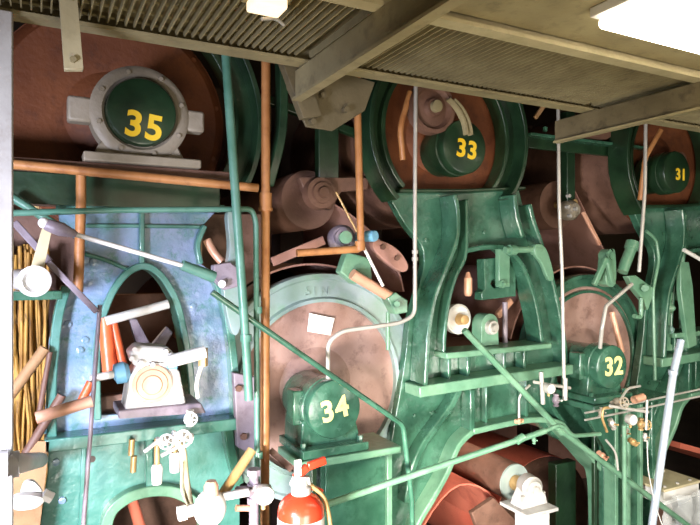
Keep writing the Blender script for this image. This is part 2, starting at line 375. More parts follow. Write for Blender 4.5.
# raised casting letters, too faint to read, on the top band
# quarter opening at its right with rust coloured lever work behind
t = thing('swing_arm', 'mauve grey curved arm behind the green pipes at right end of blue green frame', 'arm', P(222, 265, 3.2))
ob('arm_body', B().prism(XZ(smooth_path([(226, 214), (236, 218), (240, 250), (243, 290), (238, 330), (230, 330), (222, 290), (228, 250)], closed=True), 3.0), 2.97, 3.03), SLATE, t, .006)
ob('linkage', B().tube([P(207, 240, 3.12), P(213, 252, 3.1), P(222, 262, 3.08)], .022), COPPER, t)
ob('clevis', B().prism(XZ([(211, 265), (228, 262), (238, 270), (236, 286), (222, 290), (212, 280)], 2.95), 2.9, 2.96), MAUVE, t, .006)
ob('nut', B().hexa(P(222, 284, 2.9), P(222, 284, 2.86), .02), WHITE, t)
b = B().prism(XZ([(200, 215), (262, 215), (262, 330), (238, 420), (236, 340), (225, 290), (200, 262)], 3.35), 3.3, 3.36)
tag(ob('back_plate', b, BROWN), 'reddish brown plate seen in the quarter round gap beside the blue green frame', 'plate')
t = thing('slotted_bracket', 'mauve bracket with two bolts behind the bronze pipe, left of marking 34', 'bracket', P(243, 410, 3.0))
ob('plate', B().prism(XZ([(232, 372), (254, 376), (256, 442), (248, 452), (236, 446)], 3.0), 2.97, 3.02), MAUVE, t, .005)
for q in ((238, 388), (243, 436)):
    c = P(*q, 2.97); ob('bolt', B().hexa(c, c+Vector((0,-.02,0)), .018), BROWN, t)

# ================= big side frames with window (centre, and the next one along) =================
def side_frame(dx, label, wm, full=True):
    def X(pts): return [(x+dx, z) for x, z in XZ(pts, YF)]
    t = thing('machine_casting', label, 'machine frame', (2.6+dx, YF, 0))
    win = smooth_path([(440, 351), (441, 330), (446, 292), (455, 266), (464, 252)]) + smooth_path([(500, 249), (516, 262), (528, 290), (535, 320), (537, 343)])
    o = [(394, 200), (404, 218), (412, 230), (424, 245), (427, 263), (421, 290), (412, 322), (409, 350), (404, 385), (396, 430), (393, 450)]
    xl = P(393, 300, YF).x; 
    arch = smooth_path([(466, 429), (520, 418), (550, 420), (563, 432), (590, 462), (600, 480), (603, 520)])
    A = X(smooth_path(o, 3)) 
    A = A + [(xl+dx, 0), (P(408, 0, YF).x+dx, 0)] + X([(410, 525), (425, 498), (441, 470), (452, 443)]) + X(arch)
    A = A + [(P(603, 0, YF).x+dx, 0), (P(652, 0, YF).x+dx, 0)] + X([(652, 500), (648, 400), (640, 388), (600, 398), (562, 398), (560, 370), (556, 330), (546, 285), (533, 245), (525, 222), (526, 205), (522, 188), (460, 190), (400, 190)])
    ob('web', B().prism(A, YF+.03, YF+.09, [X(win)]), wm, t, .005)
    def RR(pts, w, y0, y1, name='rib', m=GREEN, sm=True):
        p = smooth_path(pts) if sm and len(pts) > 2 else pts
        b = B().rib(X(p), w*dep(pts[0][0], YF), y0, y1); return ob(name, b, m, t, .008)
    RR([(443, 196), (446, 215), (445, 240), (436, 265), (424, 295), (418, 325), (416, 352), (414, 382)], 5, YF-.13, YF+.03, 'left_flange')
    RR([(462, 200), (462, 252), (452, 276), (445, 300), (441, 330), (440, 352)], 4, YF-.05, YF+.1, 'window_rim')
    RR([(398, 191), (460, 191), (524, 188)], 4, YF-.02, YF+.08, 'web_top', GREEN_D, False)
    RR([(462, 251), (480, 247), (500, 247)], 5, YF-.05, YF+.1, 'window_head', sm=False)
    RR([(503, 196), (505, 215), (511, 238)], 5, YF-.12, YF+.03, 'right_flange')
    RR([(500, 247), (516, 262), (528, 290), (535, 320), (538, 345)], 5, YF-.05, YF+.1, 'window_rim')
    RR([(522, 205), (526, 222), (534, 245), (546, 285), (555, 330), (559, 368)], 5, YF-.08, YF+.06, 'outer_flange')
    RR([(437, 354), (490, 349), (541, 344)], 6, YF-.10, YF+.12, 'window_sill', GREEN_L, False)
    RR([(407, 388), (480, 377), (560, 366)], 11, YF-.14, YF+.03, 'shelf', GREEN_L, False)
    for x0, y0, y1 in ((444, 354, 384), (463, 352, 380), (499, 348, 374), (519, 346, 372)): RR([(x0, y0), (x0, y1)], 4, YF-.06, YF+.03)
    RR([(466, 388), (466, 429)], 6, YF-.07, YF+.03); RR([(522, 378), (522, 416)], 4, YF-.05, YF+.03); RR([(485, 384), (485, 424)], 3, YF-.02, YF+.03)
    RR([(455, 388), (446, 405), (432, 424), (418, 444), (408, 468), (402, 500)], 7, YF-.06, YF+.03)
    RR([(406, 545), (412, 520), (426, 496), (441, 469), (452, 443), (466, 429)], 6, YF-.08, YF+.12, 'arch_rim', GREEN_L)
    RR([(466, 429), (520, 418), (550, 420), (563, 432), (590, 462), (601, 482), (603, 560)], 6, YF-.08, YF+.12, 'arch_rim', GREEN_L)
    RR([(560, 424), (545, 400), (548, 372)], 5, YF-.06, YF+.03)
    RR([(622, 398), (622, 560)], 8, YF-.07, YF+.03); RR([(645, 395), (648, 560)], 5, YF-.07, YF+.03)
    for q in ((435, 414), (417, 417), (487, 232), (428, 240), (560, 385), (430, 330), (550, 400)):
        x, z = X([q])[0]; ob('boss', B().lathe([(.014, .04), (.014, .02), (0, .015)], (x, YF, z), (0,1,0), 12), GREEN, t)
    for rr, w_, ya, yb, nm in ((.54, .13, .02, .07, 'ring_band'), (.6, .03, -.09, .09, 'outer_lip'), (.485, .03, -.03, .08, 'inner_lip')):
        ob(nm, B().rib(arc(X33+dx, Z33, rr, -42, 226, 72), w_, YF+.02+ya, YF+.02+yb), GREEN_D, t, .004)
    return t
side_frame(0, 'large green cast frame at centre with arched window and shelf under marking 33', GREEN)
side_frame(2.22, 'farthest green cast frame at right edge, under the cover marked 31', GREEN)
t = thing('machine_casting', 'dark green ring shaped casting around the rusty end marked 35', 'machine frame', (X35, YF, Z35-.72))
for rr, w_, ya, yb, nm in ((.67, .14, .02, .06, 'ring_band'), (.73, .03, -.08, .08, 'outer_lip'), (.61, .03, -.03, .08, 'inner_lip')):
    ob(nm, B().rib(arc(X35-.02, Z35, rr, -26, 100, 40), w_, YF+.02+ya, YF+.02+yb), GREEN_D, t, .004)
# dark web joining the 35 ring to the next pieces
R([(284, 60), (283, 130), (270, 185)], 9, YF, YF+.08, GREEN_D, t, 'stay')

# ================= bearing housings with numbers =================
def housing(px, py, txt, label, m, nm, tx, ty, pale=False, base=True, Y=2.80, r=.15, size=.15, tilt=0, cover=None):
    c = P(px, py, Y); t = thing('bearing_housing', label, 'bearing', (c.x, Y+.15, c.z-.24 if base else c.z-r))
    ob('barrel', B().lathe([(r*.7, 3.2-Y), (r*.92, 3.18-Y), (r*.92, .14), (r*1.03, .13), (r*1.03, .06), (r*.9, .05), (r*.9, .0)], c, (0,1,0), 48), m, t)
    cv = ob('end_cover', B().lathe([(r*.92, .06), (r, .05), (r, .0), (r*.97, -.008), (r*.9, -.012), (0, -.012)], c, (0,1,0), 48), cover or m, t)
    for k in range(0 if pale else 0): pass
    q = P(tx, ty, Y-.014)
    lettering('painted_number', txt, (q.x, Y-.0135, q.z), size, nm, cv, tilt, bold=.03, d=.0015)
    if base:
        ob('foot', B().prism([(c.x-r*1.0, c.z-r*.4), (c.x+r*1.0, c.z-r*.4), (c.x+r*1.25, c.z-.20), (c.x-r*1.05, c.z-.20)], Y+.06, Y+.3), m, t, .006)
        ob('base_plate', B().box((c.x-r*1.2, Y-.02, c.z-.235), (c.x+r*1.3, Y+.32, c.z-.19)), m, t, .006)
        ob('side_lug', B().box((c.x-r*1.22, Y+.1, c.z-.09), (c.x-r*.8, Y+.2, c.z+.09)), m, t, .008)
        for sx in (-1.05, 1.12):
            q = Vector((c.x+r*sx, Y+.03, c.z-.19)); ob('bolt', B().hexa(q, q+Vector((0,0,.025)), .016), m, t)
    return t, c
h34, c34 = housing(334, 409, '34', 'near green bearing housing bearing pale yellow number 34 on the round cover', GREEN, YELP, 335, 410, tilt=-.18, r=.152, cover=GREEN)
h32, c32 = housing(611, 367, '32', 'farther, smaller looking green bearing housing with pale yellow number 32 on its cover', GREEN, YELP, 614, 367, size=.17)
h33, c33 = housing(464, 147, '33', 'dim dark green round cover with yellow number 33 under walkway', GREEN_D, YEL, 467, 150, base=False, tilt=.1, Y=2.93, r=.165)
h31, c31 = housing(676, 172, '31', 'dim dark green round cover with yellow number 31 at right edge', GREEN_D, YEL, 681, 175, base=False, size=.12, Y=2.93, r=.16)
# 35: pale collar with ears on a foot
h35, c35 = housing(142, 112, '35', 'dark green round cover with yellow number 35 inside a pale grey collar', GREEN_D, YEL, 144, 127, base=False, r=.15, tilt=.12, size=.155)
Y = 2.84
ob('collar', B().lathe([(.152, .1), (.152, 0), (.165, -.015), (.2, -.012), (.215, .0), (.215, .1)], (c35.x, Y, c35.z), (0,1,0), 64, closed=True), PALEG, h35)
for s in (-1, 1):
    ob('ear', B().box((c35.x+s*.2, Y-.0, c35.z-.055), (c35.x+s*.29, Y+.08, c35.z+.045)) if s > 0 else B().box((c35.x-.3, Y, c35.z-.06), (c35.x-.2, Y+.08, c35.z+.05)), PALEG, h35, .012)
for k in range(8):
    a = k*PI/4+.3; q = Vector((c35.x+.185*math.cos(a), Y-.012, c35.z+.185*math.sin(a)))
    ob('bolt', B().hexa(q, q+Vector((0,-.012,0)), .011), PALEG, h35)
ob('foot', B().prism([(c35.x-.17, c35.z-.14), (c35.x+.17, c35.z-.14), (c35.x+.2, c35.z-.2), (c35.x-.2, c35.z-.2)], Y, Y+.1), PALEG, h35, .006)
ob('base_plate', B().box((c35.x-.24, Y-.06, c35.z-.235), (c35.x+.26, Y+.25, c35.z-.195)), PALEG, h35, .006)
t = thing('support_ledge', 'grimy dark ledge carrying the pale collar marked 35', 'ledge', (c35.x, 3, c35.z-.3))
ob('ledge_plate', B().box((c35.x-.75, 2.82, c35.z-.272), (c35.x+.42, 3.1, c35.z-.236)), BROWN, t, .005)
ob('lower_beam', B().box((c35.x-.75, 2.97, P(100, 207, 3).z), (c35.x+.40, 3.09, c35.z-.273)), GREEN_D, t, .005)
# pulley above 33
t = thing('pulley', 'grey round pulley wheel partly under the walkway, above the number 33', 'pulley', P(428, 125, 2.95))
c = P(432, 108, 2.95)  # wheel centre
ob('wheel', B().lathe([(.0, -.03), (.05, -.03), (.06, 0), (.11, .01), (.13, -.02), (.155, -.02), (.155, .05), (0, .05)], c, (0,1,0), 40), BROWN, t)
ob('hub', B().lathe([(.035, -.03), (.035, -.06), (0, -.065)], c, (0,1,0), 20), GALV, t)
t = thing('curved_guard', 'pair of thin bright curved guard strips above number 33', 'guard', P(470, 110, 2.9))
for k, dx in enumerate((0, .035)):
    cc = P(430, 135, 2.92); ob('strip', B().rib(arc(cc.x+dx, cc.z, .25, 5, 62), .012, 2.88, 2.92), GALV, t)
# pedestals
def pedestal(c, label, X0, X1, dz=.235, yf=2.84, m=None):
    m = m or GREEN_L
    t = thing('pedestal', label, 'pedestal', (c.x, 2.95, 0))
    z1 = c.z-dz-.001
    ob('cap', B().box((c.x-.21, 2.76, z1-.04), (c.x+X1+.03, 3.07, z1)), m, t, .008)
    ob('body', B().prism([(c.x+X0, 0), (c.x+X1, 0), (c.x+X1, z1-.04), (c.x+X0, z1-.04)], yf, 3.08), GREEN, t, .01)
    ob('rib', B().box((c.x+X0-.07, yf+.02, 0), (c.x+X0-.04, 3.05, z1-.04)), GREEN_D, t, .005)
    ob('rib', B().box((c.x+X1-.03, yf-.03, 0), (c.x+X1, yf, z1-.04)), GREEN_L, t, .003)
    return t
pedestal(c34, 'light green box pedestal carrying the housing marked 34', -.03, .36)
pedestal(c32, 'green pedestal with ribs carrying the housing marked 32', .17, .56, yf=3.0, m=GREEN)
_t = bpy.data.objects['pedestal.001']
ob('gusset', B().prism([(c32.x-.15, c32.z-.28), (c32.x+.16, c32.z-.28), (c32.x+.16, c32.z-.75)], 2.9, 2.94), GREEN, _t, .005)
ob('rib', B().box((c32.x+.17, 2.9, 0), (c32.x+.2, 3.0, c32.z-.28)), GREEN_L, _t, .004)
ob('rib', B().box((c32.x+.34, 2.93, 0), (c32.x+.37, 3.0, c32.z-.28)), GREEN_L, _t, .004)

# ================= rolls and felts in the depth =================
def roll(px, py, Y, r, endm, bodym, label, L=3.0, hub=True, rb=.05):
    c = P(px, py, Y); t = thing('guide_roll', label, 'roll', (c.x, Y, c.z-r))
    ob('roll_body', B().lathe([(r*.97, 0), (r, .01), (r, L), (0, L)], c, (0,1,0), 40), bodym, t)
    ob('end_disc', B().lathe([(r*.98, .004), (r*.97, -.012), (r*.5, -.012), (r*.45, -.005), (0, -.005)], c, (0,1,0), 40), endm, t)
    if hub:
        ob('journal', B().cyl(c+Vector((0,-.2,0)), c, rb*.6, seg=20), BRASS, t)
    return t, c
roll(308, 200, 3.5, .19, BROWN, BROWN, 'dim brown guide roll above the pale ring, between bronze pipes')
t = thing('roll_bearing', 'dim grey stepped bearing cap on the brown guide roll between the bronze pipes', 'bearing', P(321, 215, 3.25))
c = P(321, 193, 3.2)
ob('cap', B().lathe([(0, -.05), (.03, -.05), (.035, -.03), (.06, -.03), (.065, -.01), (.09, -.01), (.1, .05), (0, .05)], c, (0,1,0), 30), BROWN, t)
ob('hanger', B().prism(XZ([(298, 178), (368, 178), (366, 190), (340, 192), (330, 210), (308, 204)], 3.26), 3.24, 3.3), BROWN, t, .006)
ob('hanger_post', B().box((P(316, 100, 3.3).x, 3.26, P(320, 180, 3.3).z), (P(336, 100, 3.3).x, 3.32, 2.75+DZ)), GREEN_D, t, .006)
roll(556, 205, 3.6, .2, BROWN, BROWN, 'dim brown guide roll seen between the two large green frames')
t = thing('roll_bearing', 'dim bearing with hanger on the guide roll between the large green frames', 'bearing', P(572, 205, 3.4))
c = P(572, 210, 3.4); ob('cap', B().lathe([(0, -.05), (.05, -.04), (.08, 0), (.08, .06), (0, .06)], c, (0,1,0), 26), PALEG, t)
for i, q in enumerate(((567, 196), (566, 207), (574, 209), (568, 216))):
    cc = P(*q, 3.32); ob('nut', B().hexa(cc, cc+Vector((0,-.03,0)), .014), STEEL, t)
ob('hanger_post', B().box((c.x-.03, 3.42, c.z), (c.x+.06, 3.5, 2.8+DZ)), GREEN_D, t, .006)
# felts: cloth belts lapping the cylinders
def felt(path, y0, y1, m, label, th=.012):
    b = B().rib(smooth_path(path, 4), th, y0, y1); return tag(ob('dryer_felt', b, m, None, 0, 60), label, 'felt')
def a2(cx, cz, r, a, b): return arc(cx, cz, r, a, b, 14)
felt(a2(X34, Z34, .72, 160, 25) + [(X34+.95, Z34+.1)], 3.3, 6.3, PINK, 'faded brown pink felt lapping over the top of the cylinder marked 34')
felt(a2(X32, Z34, .7, 165, 20) + [(X32+.95, Z34+.05)], 3.3, 6.3, PINK, 'brownish felt lapping over the cylinder marked 32')
felt([(X34+.1, 2.05+DZ), (X34+.45, 1.86+DZ), (X34+.7, 1.62+DZ), (X34+.78, 1.4+DZ)], 3.5, 6.2, PINK, 'brown felt run sloping down behind the blue capped lever')
felt([(P(575, 180, 3.6).x, 2.2+DZ), (P(590, 220, 3.6).x, 1.95+DZ), (P(607, 260, 3.6).x, 1.65+DZ), (P(612, 280, 3.6).x, 1.5+DZ)], 3.6, 6.2, PINK, 'brown felt run sloping down between the large green frames')
# dark cross structure deep inside
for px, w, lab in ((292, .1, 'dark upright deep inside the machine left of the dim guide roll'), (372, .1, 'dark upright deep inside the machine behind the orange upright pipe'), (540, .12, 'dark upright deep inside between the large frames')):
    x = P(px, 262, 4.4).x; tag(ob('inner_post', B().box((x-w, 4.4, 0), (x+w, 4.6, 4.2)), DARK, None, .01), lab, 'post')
x0 = P(290, 120, 3.3).x; x1 = P(365, 120, 3.3).x
tag(ob('stay_bar', B().bar(P(262, 98, 3.3), P(372, 140, 3.3), .05, .05), GREEN_D, None, .006), 'dull green stay bar crossing below the walkway corner bracket', 'bar')

t = thing('cross_girder', 'dull green level girder with bolts between the 33 ring and the 31 ring', 'girder', P(580, 146, 3.25))
ob('web', B().prism(XZ([(528, 136), (645, 150), (645, 160), (528, 148)], 3.25), 3.24, 3.27), GREEN_D, t, .004)
ob('flange', B().prism(XZ([(528, 133), (645, 147), (645, 150), (528, 136)], 3.2), 3.17, 3.27), GREEN, t, .004)
for q in (545, 566, 590, 612): cc = P(q, 130+(q-528)*.12, 3.22); ob('bolt', B().hexa(cc, cc+Vector((0,0,.035)), .018), GREEN, t)
t = thing('clamp_block', 'dim brown clamp block sitting on the green girder under the walkway', 'clamp', P(588, 132, 3.25))
ob('block', B().prism(XZ(smooth_path([(572, 136), (574, 122), (586, 116), (600, 120), (606, 138), (590, 141)], 3, True), 3.25), 3.2, 3.3), BROWN, t, .008)
for q in ((580, 128), (596, 130)): cc = P(*q, 3.2); ob('bolt', B().hexa(cc, cc+Vector((0,-.03,0)), .022), PALEG, t)
tag(ob('link_bar', B().bar(P(535, 118, 3.15), P(545, 104, 3.15), .03, .02), TAN, None, .004), 'short tan slanting bar under the walkway right of ring 33', 'bar')
# lower red felt & roll
t, c = roll(514, 482, 3.32, .135, PALED, BROWN, 'pink brown roll with pale disc end in lower centre arch', rb=.08)
ob('journal_sleeve', B().cyl(c+Vector((0,-.1,0)), c+Vector((0,-.01,0)), .055, seg=24), BRASS, t)
xa = [P(a, b_, 3.5) for a, b_ in ((392, 545), (425, 495), (455, 462), (490, 436))]
felt([(v.x, v.z) for v in [P(395, 600, 3.42), P(422, 525, 3.42), P(458, 484, 3.42), P(495, 500, 3.42), P(520, 560, 3.42)]], 3.4, 6.6, RED, 'salmon red felt bulging in the lower centre arch, brightest part')
_c = P(545, 521, 3.6); dryer(_c.x, _c.z, .52, BROWN, RED, 'large red wrapped cylinder low at right side of the lower centre arch', y0=3.6)
felt([(v.x, v.z) for v in [P(380, 430, 5.2), P(420, 470, 5.2), P(470, 530, 5.2)]], 4.9, 6.9, RED, 'red felt far back at left of the lower centre arch')
felt([(v.x, v.z) for v in [P(660, 440, 3.7), P(685, 447, 3.7), P(720, 462, 3.7)]], 3.5, 6.0, RED, 'orange red felt edge at the lower right corner above the cream box', .05)
# bearing block on a white stand in the arch
t = thing('pillow_block', 'bright pillow block bearing on a white stand in the lower centre arch', 'bearing', P(535, 530, 3.0))
c = P(531, 487, 3.02)
ob('bearing_body', B().lathe([(0, -.07), (.022, -.07), (.027, -.05), (.052, -.05), (.06, -.03), (.075, -.02), (.075, .06), (0, .06)], c, (.25, 1, 0), 30), STEEL, t)
s0 = P(531, 503, 3.02)
ob('bearing_base', B().prism([(c.x-.12, s0.z-.01), (c.x+.12, s0.z-.01), (c.x+.1, s0.z+.05), (c.x+.05, s0.z+.11), (c.x-.05, s0.z+.11), (c.x-.09, s0.z+.05)], 2.98, 3.1), ALU, t, .01)
ob('top_plate', B().box((c.x-.15, 2.9, s0.z-.035), (c.x+.13, 3.16, s0.z-.011)), ALU, t, .004)
ob('stand', B().box((c.x-.08, 2.93, 0), (c.x+.08, 3.09, s0.z-.036)), WHITE, t, .006)
for s in (-.09, .09):
    q = Vector((c.x+s, 3.0, s0.z+.03)); ob('bolt', B().hexa(q, q+Vector((0,0,.04)), .016), STEEL, t)
tag(ob('channel_post', B().box((P(556,500,3.3).x, 3.3, 0), (P(576,500,3.3).x, 3.38, P(560, 464, 3.3).z)), GREEN_D, None, .005), 'dark green channel post at the right end of the lower centre arch', 'post')
tag(ob('splash_guard', B().prism(XZ([(470, 512), (492, 497), (520, 525), (530, 560), (500, 580), (480, 540)], 3.2), 3.18, 3.22), BROWN, None, .005), 'spattered brown plate below the pink roll at bottom centre', 'plate')

# ================= things inside the centre window =================
t = thing('sliding_block', 'green slotted sliding block hanging in the window of the centre frame', 'block', P(495, 302, 3.18))
ob('block_body', B().prism(XZ([(480, 259), (512, 256), (512, 296), (478, 300), (478, 292), (481, 289)], 3.18), 3.14, 3.22, [XZ(smooth_path([(487, 283), (491, 279), (496, 283), (491, 288)], 4, True), 3.18)]), GREEN, t, .006)
ob('slide_bar', B().box((P(496, 250, 3.12).x, 3.09, P(496, 287, 3.12).z), (P(507, 250, 3.12).x, 3.13, P(496, 246, 3.12).z)), GREEN_L, t, .005)
c = P(501, 284, 3.09); ob('pivot', B().lathe([(.028, 0), (.026, -.02), (.014, -.02), (.012, -.035), (0, -.035)], c, (0,1,0), 22), GREEN_L, t)
c = P(458, 319, 3.2)
t = thing('hand_wheel', 'cream white round wheel in the left of the centre frame window', 'wheel', (c.x, 3.2, c.z-.11))
ob('disc', B().lathe([(0, -.05), (.03, -.05), (.035, -.01), (.085, -.02), (.1, -.01), (.1, .03), (0, .03)], c, (0,1,0), 36), WHITE, t)
ob('hub', B().lathe([(.04, -.02), (.032, -.075), (0, -.08)], c, (0,1,0), 20), BRASS, t)
c = P(488, 327, 3.12)
t = thing('pillow_block', 'small green pillow block with shiny centre standing in the centre frame window', 'bearing', (c.x, 3.12, c.z-.12))
ob('block', B().prism([(c.x-.075, c.z-.12), (c.x+.075, c.z-.12)] + arc(c.x, c.z+.02, .07, 0, 180, 14), 3.1, 3.2), GREEN_L, t, .008)
ob('cap', B().lathe([(.05, .0), (.045, -.03), (.03, -.03), (.02, -.05), (0, -.05)], (c.x+.005, 3.1, c.z), (0,1,0), 24), STEEL, t)
tag(ob('upright_rod', B().cyl(P(505, 345, 3.18), P(505, 302, 3.18), .018), MAUVE), 'shiny mauve upright rod right of the small pillow block in centre window', 'rod')
t = thing('oil_cup', 'copper coloured cylinder hanging in the centre window left of slotted block', 'cup', P(468, 296, 3.2))
ob('cup_body', B().lathe([(0, 0), (.02, 0), (.028, .02), (.028, .12), (.02, .13), (.012, .16), (0, .16)], P(468, 296, 3.2), (0, 0, 1), 20), COPPER, t)
tag(ob('rocker_lever', B().bar(P(497, 316, 3.25), P(511, 300, 3.25), .05, .04), COPPER, None, .01), 'tan slanted lever below the slotted block in centre window', 'lever')
tag(ob('inner_tray', B().box((P(438, 348, 3.3).x, 3.24, P(438, 352, 3.3).z-.04), (P(535, 348, 3.3).x, 3.9, P(438, 352, 3.3).z)), PINK), 'dull red brown tray floor inside the centre frame window', 'tray')
t = thing('window_clamp', 'green horizontal clamp bar at upper right corner of the centre window', 'clamp', P(525, 252, 3.0))
ob('bar', B().cyl(P(505, 250, 2.98), P(541, 249, 2.98), .022), GREEN_L, t)
for q in (512, 536): ob('collar', B().cyl(P(q-3, 250, 2.98), P(q+3, 250, 2.98), .034), GREEN_L, t)
ob('lever_arm', B().prism(XZ(smooth_path([(534, 244), (543, 247), (549, 262), (552, 278), (547, 280), (540, 264), (533, 254)], 3, True), 2.97), 2.95, 2.98), GREEN_L, t, .006)
# slide & rod in the far window
t = thing('sliding_block', 'small green nut bracket assembly in the window of the farthest right frame', 'block', P(672, 345, 3.1))
ob('frame_plate', B().prism(XZ([(664, 292), (682, 292), (684, 350), (662, 350)], 3.1), 3.06, 3.1, [XZ([(667, 300), (678, 300), (679, 344), (666, 344)], 3.1)]), GREEN_L, t, .004)
c = P(670, 308, 3.05); ob('nut', B().lathe([(.05, .1), (.05, 0), (.03, -.02), (.012, -.04), (0, -.04)], c, (0,1,0), 24), GREEN_L, t)
ob('lower_nut', B().hexa(P(670, 330, 3.08), P(670, 330, 3.0), .035), GREEN, t)
ob('yoke', B().prism(XZ([(676, 262), (684, 262), (688, 285), (692, 345), (684, 348), (676, 290)], 3.02), 2.98, 3.02), GREEN_L, t, .005)
ob('horn', B().tube([P(682, 262, 3.0), P(682, 235, 3.0), P(684, 215, 3.0)], .02), GREEN_L, t)

# ================= hardware over ring 34 =================
t = thing('forked_lever', 'mauve forked lever with green drum and light blue cap above the pale ring', 'lever', P(350, 260, 2.95))
c = P(343, 238, 2.98)
ob('drum', B().lathe([(.055, .12), (.075, .1), (.075, .02), (.06, 0), (.05, 0), (.05, -.04), (0, -.045)], c, (.3, 1, 0), 32), MAUVE, t)
ob('drum_core', B().lathe([(.035, -.02), (.035, -.09), (0, -.095)], c, (.3, 1, 0), 24), GREEN_L, t)
ob('blue_cap', B().lathe([(.03, .12), (.032, 0), (.028, -.01), (0, -.012)], P(374, 236, 2.88), (-.35, 1, 0), 24), BLUE, t)
ob('arm_casting', B().prism(XZ([(345, 252), (368, 258), (370, 282), (352, 284), (338, 272)], 2.98), 2.95, 3.02), GREEN_L, t, .008)
t = thing('side_plate', 'mauve pink curved plate with two bolt heads right of light blue cap', 'plate', P(395, 265, 3.0))
ob('plate_body', B().prism(XZ(smooth_path([(372, 240), (385, 243), (398, 252), (406, 266), (400, 272), (384, 262), (372, 250)], 3, True), 3.05), 3.02, 3.07), PINK, t, .006)
for q in ((382, 247), (396, 258)):
    cc = P(*q, 3.02); ob('bolt', B().hexa(cc, cc+Vector((0,-.02,0)), .016), BROWN, t)
tag(ob('shaft', B().cyl(P(352, 274, 2.9), P(392, 298, 2.9), .03), COPPER), 'tan pink slanting shaft over upper right of the pale ring', 'shaft')
t = thing('shaft_clamp', 'green clamp on the right end of the tan slanting shaft', 'clamp', P(395, 308, 2.9))
ob('clamp_body', B().prism(XZ([(384, 298), (392, 292), (404, 300), (404, 312), (392, 314)], 2.9), 2.86, 2.94), GREEN_L, t, .006)
ob('bolt', B().hexa(P(397, 304, 2.86), P(397, 304, 2.83), .018), GREEN_L, t)
ob('stem', B().cyl(P(388, 312, 2.95), P(388, 350, 2.95), .012), GREEN_L, t)
tag(ob('thin_rod', B().cyl(P(336, 192, 2.95), P(357, 232, 2.92), .006), BRASS), 'thin brass rod slanting down from dim guide roll to the lever', 'rod')
tag(ob('thin_rod', B().cyl(P(364, 248, 2.86), P(383, 286, 2.86), .009), WHITE), 'thin white rod slanting down right below the orange pipe elbow', 'rod')
tag(ob('scraper_blade', B().bar(P(272, 262, 3.05), P(324, 240, 3.05), .05, .012), PINK, None, .003), 'brown pink blade slanting above the top of the pale ring', 'blade')
# hardware over ring 32
t = thing('forked_lever', 'green forked lever with round boss on top of the ring marked 32', 'lever', P(606, 275, 3.0))
ob('fork', B().prism(XZ(smooth_path([(602, 284), (602, 266), (604, 252), (608, 249), (611, 254), (611, 284)], 3, True), 3.0), 2.96, 3.04), GREEN_L, t, .008)
ob('arm_plate', B().bar(P(594, 285, 2.95), P(606, 258, 2.93), .04, .03).bar(P(606, 258, 2.93), P(612, 284, 2.95), .03, .03), GREEN_L, t, .006)
ob('boss', B().lathe([(.045, .04), (.045, -.03), (.03, -.03), (.028, -.05), (0, -.05)], P(607, 256, 3.0), (0,1,0), 22), GREEN_L, t)
t = thing('grease_cylinder', 'stubby green cylinder leaning right beside the forked lever above ring 32', 'cylinder', P(628, 270, 3.0))
ob('barrel', B().cyl(P(622, 272, 2.98), P(632, 246, 2.98), .04), GREEN_L, t)
ob('collar', B().cyl(P(631, 249, 2.98), P(633, 242, 2.98), .05), GREEN_L, t)
t = thing('clamp_bracket', 'green clamp bracket with brass tints at right top of ring 32', 'clamp', P(642, 300, 3.0))
ob('bracket', B().prism(XZ([(622, 276), (630, 275), (648, 288), (647, 296), (642, 310), (638, 300), (628, 288)], 3.0), 2.95, 3.0), GREEN_L, t, .006)
ob('bolt', B().hexa(P(645, 288, 2.95), P(645, 288, 2.91), .028), GREEN_L, t)
ob('hook', B().tube([P(641, 298, 2.95), P(641, 318, 2.95), P(634, 316, 2.95)], .016), GREEN_L, t)
tag(ob('doctor_blade', B().bar(P(583, 212, 3.3), P(600, 245, 3.2), .03, .02), COPPER, None, .004), 'tan slanting blade reaching down to the forked green lever above 32', 'blade')
tag(ob('tan_bar', B().tube([P(612, 312, 2.98), P(616, 330, 2.96), P(622, 352, 2.95)], .02), COPPER), 'tan curved bar in front of the pinkish end, above number 32', 'bar')

# ================= pipes =================
def pipe(name, pts, r, m, label, cat='pipe', fil=.05, group=None, extra=()):
    if not extra: return tag(ob(name, B().tube(pts, r, fil), m), label, cat, group)
    t = thing(name, label, cat, pts[-1] if pts[-1].z < pts[0].z else pts[0], group); ob('run', B().tube(pts, r, fil), m, t)
    for e in extra:
        p, d, rr, l, nm = e; d = Vector(d).normalized(); ob(nm, B().cyl(Vector(p)-d*l/2, Vector(p)+d*l/2, rr), m, t)
    return t
Up = (0, 0, 1)
x = 266
v = pipe('bronze_pipe', [Pz(264, 2.72, 0), Pz(266, 2.72, 2.9+DZ)], .022, ORANGE, 'tall bronze coloured upright pipe left of centre, full height of picture', extra=((Pz(265.5, 2.72, P(0,187,2.72).z), Up, .03, .07, 'coupling'), (Pz(265.5, 2.72, P(0,198,2.72).z), Up, .034, .015, 'lock_ring')))
pipe('bronze_pipe', [P(-20, 164, 2.8), P(12, 164, 2.8), P(258, 188, 2.72)], .02, ORANGE, 'long bronze coloured pipe running level below the cover marked 35')
pipe('bronze_pipe', [P(81, 172, 2.86), P(81, 205, 2.86), P(78, 292, 2.86)], .021, ORANGE, 'short tan upright pipe crossing the top of the blue green frame')
t = pipe('bronze_pipe', [Pz(357, 2.86, 2.75+DZ), P(357, 90, 2.86), P(361, 249, 2.86), P(297, 253, 2.9)], .02, ORANGE, 'orange upright pipe turning left at an elbow above the pale ring', fil=.03, extra=((P(360, 246, 2.86), Up, .028, .05, 'elbow_collar'),))
pipe('bronze_pipe', [P(410, 92, 2.98), P(400, 128, 2.98), P(403, 160, 3.0)], .018, ORANGE, 'dim bent orange pipe left of the cover marked 33', fil=.05)
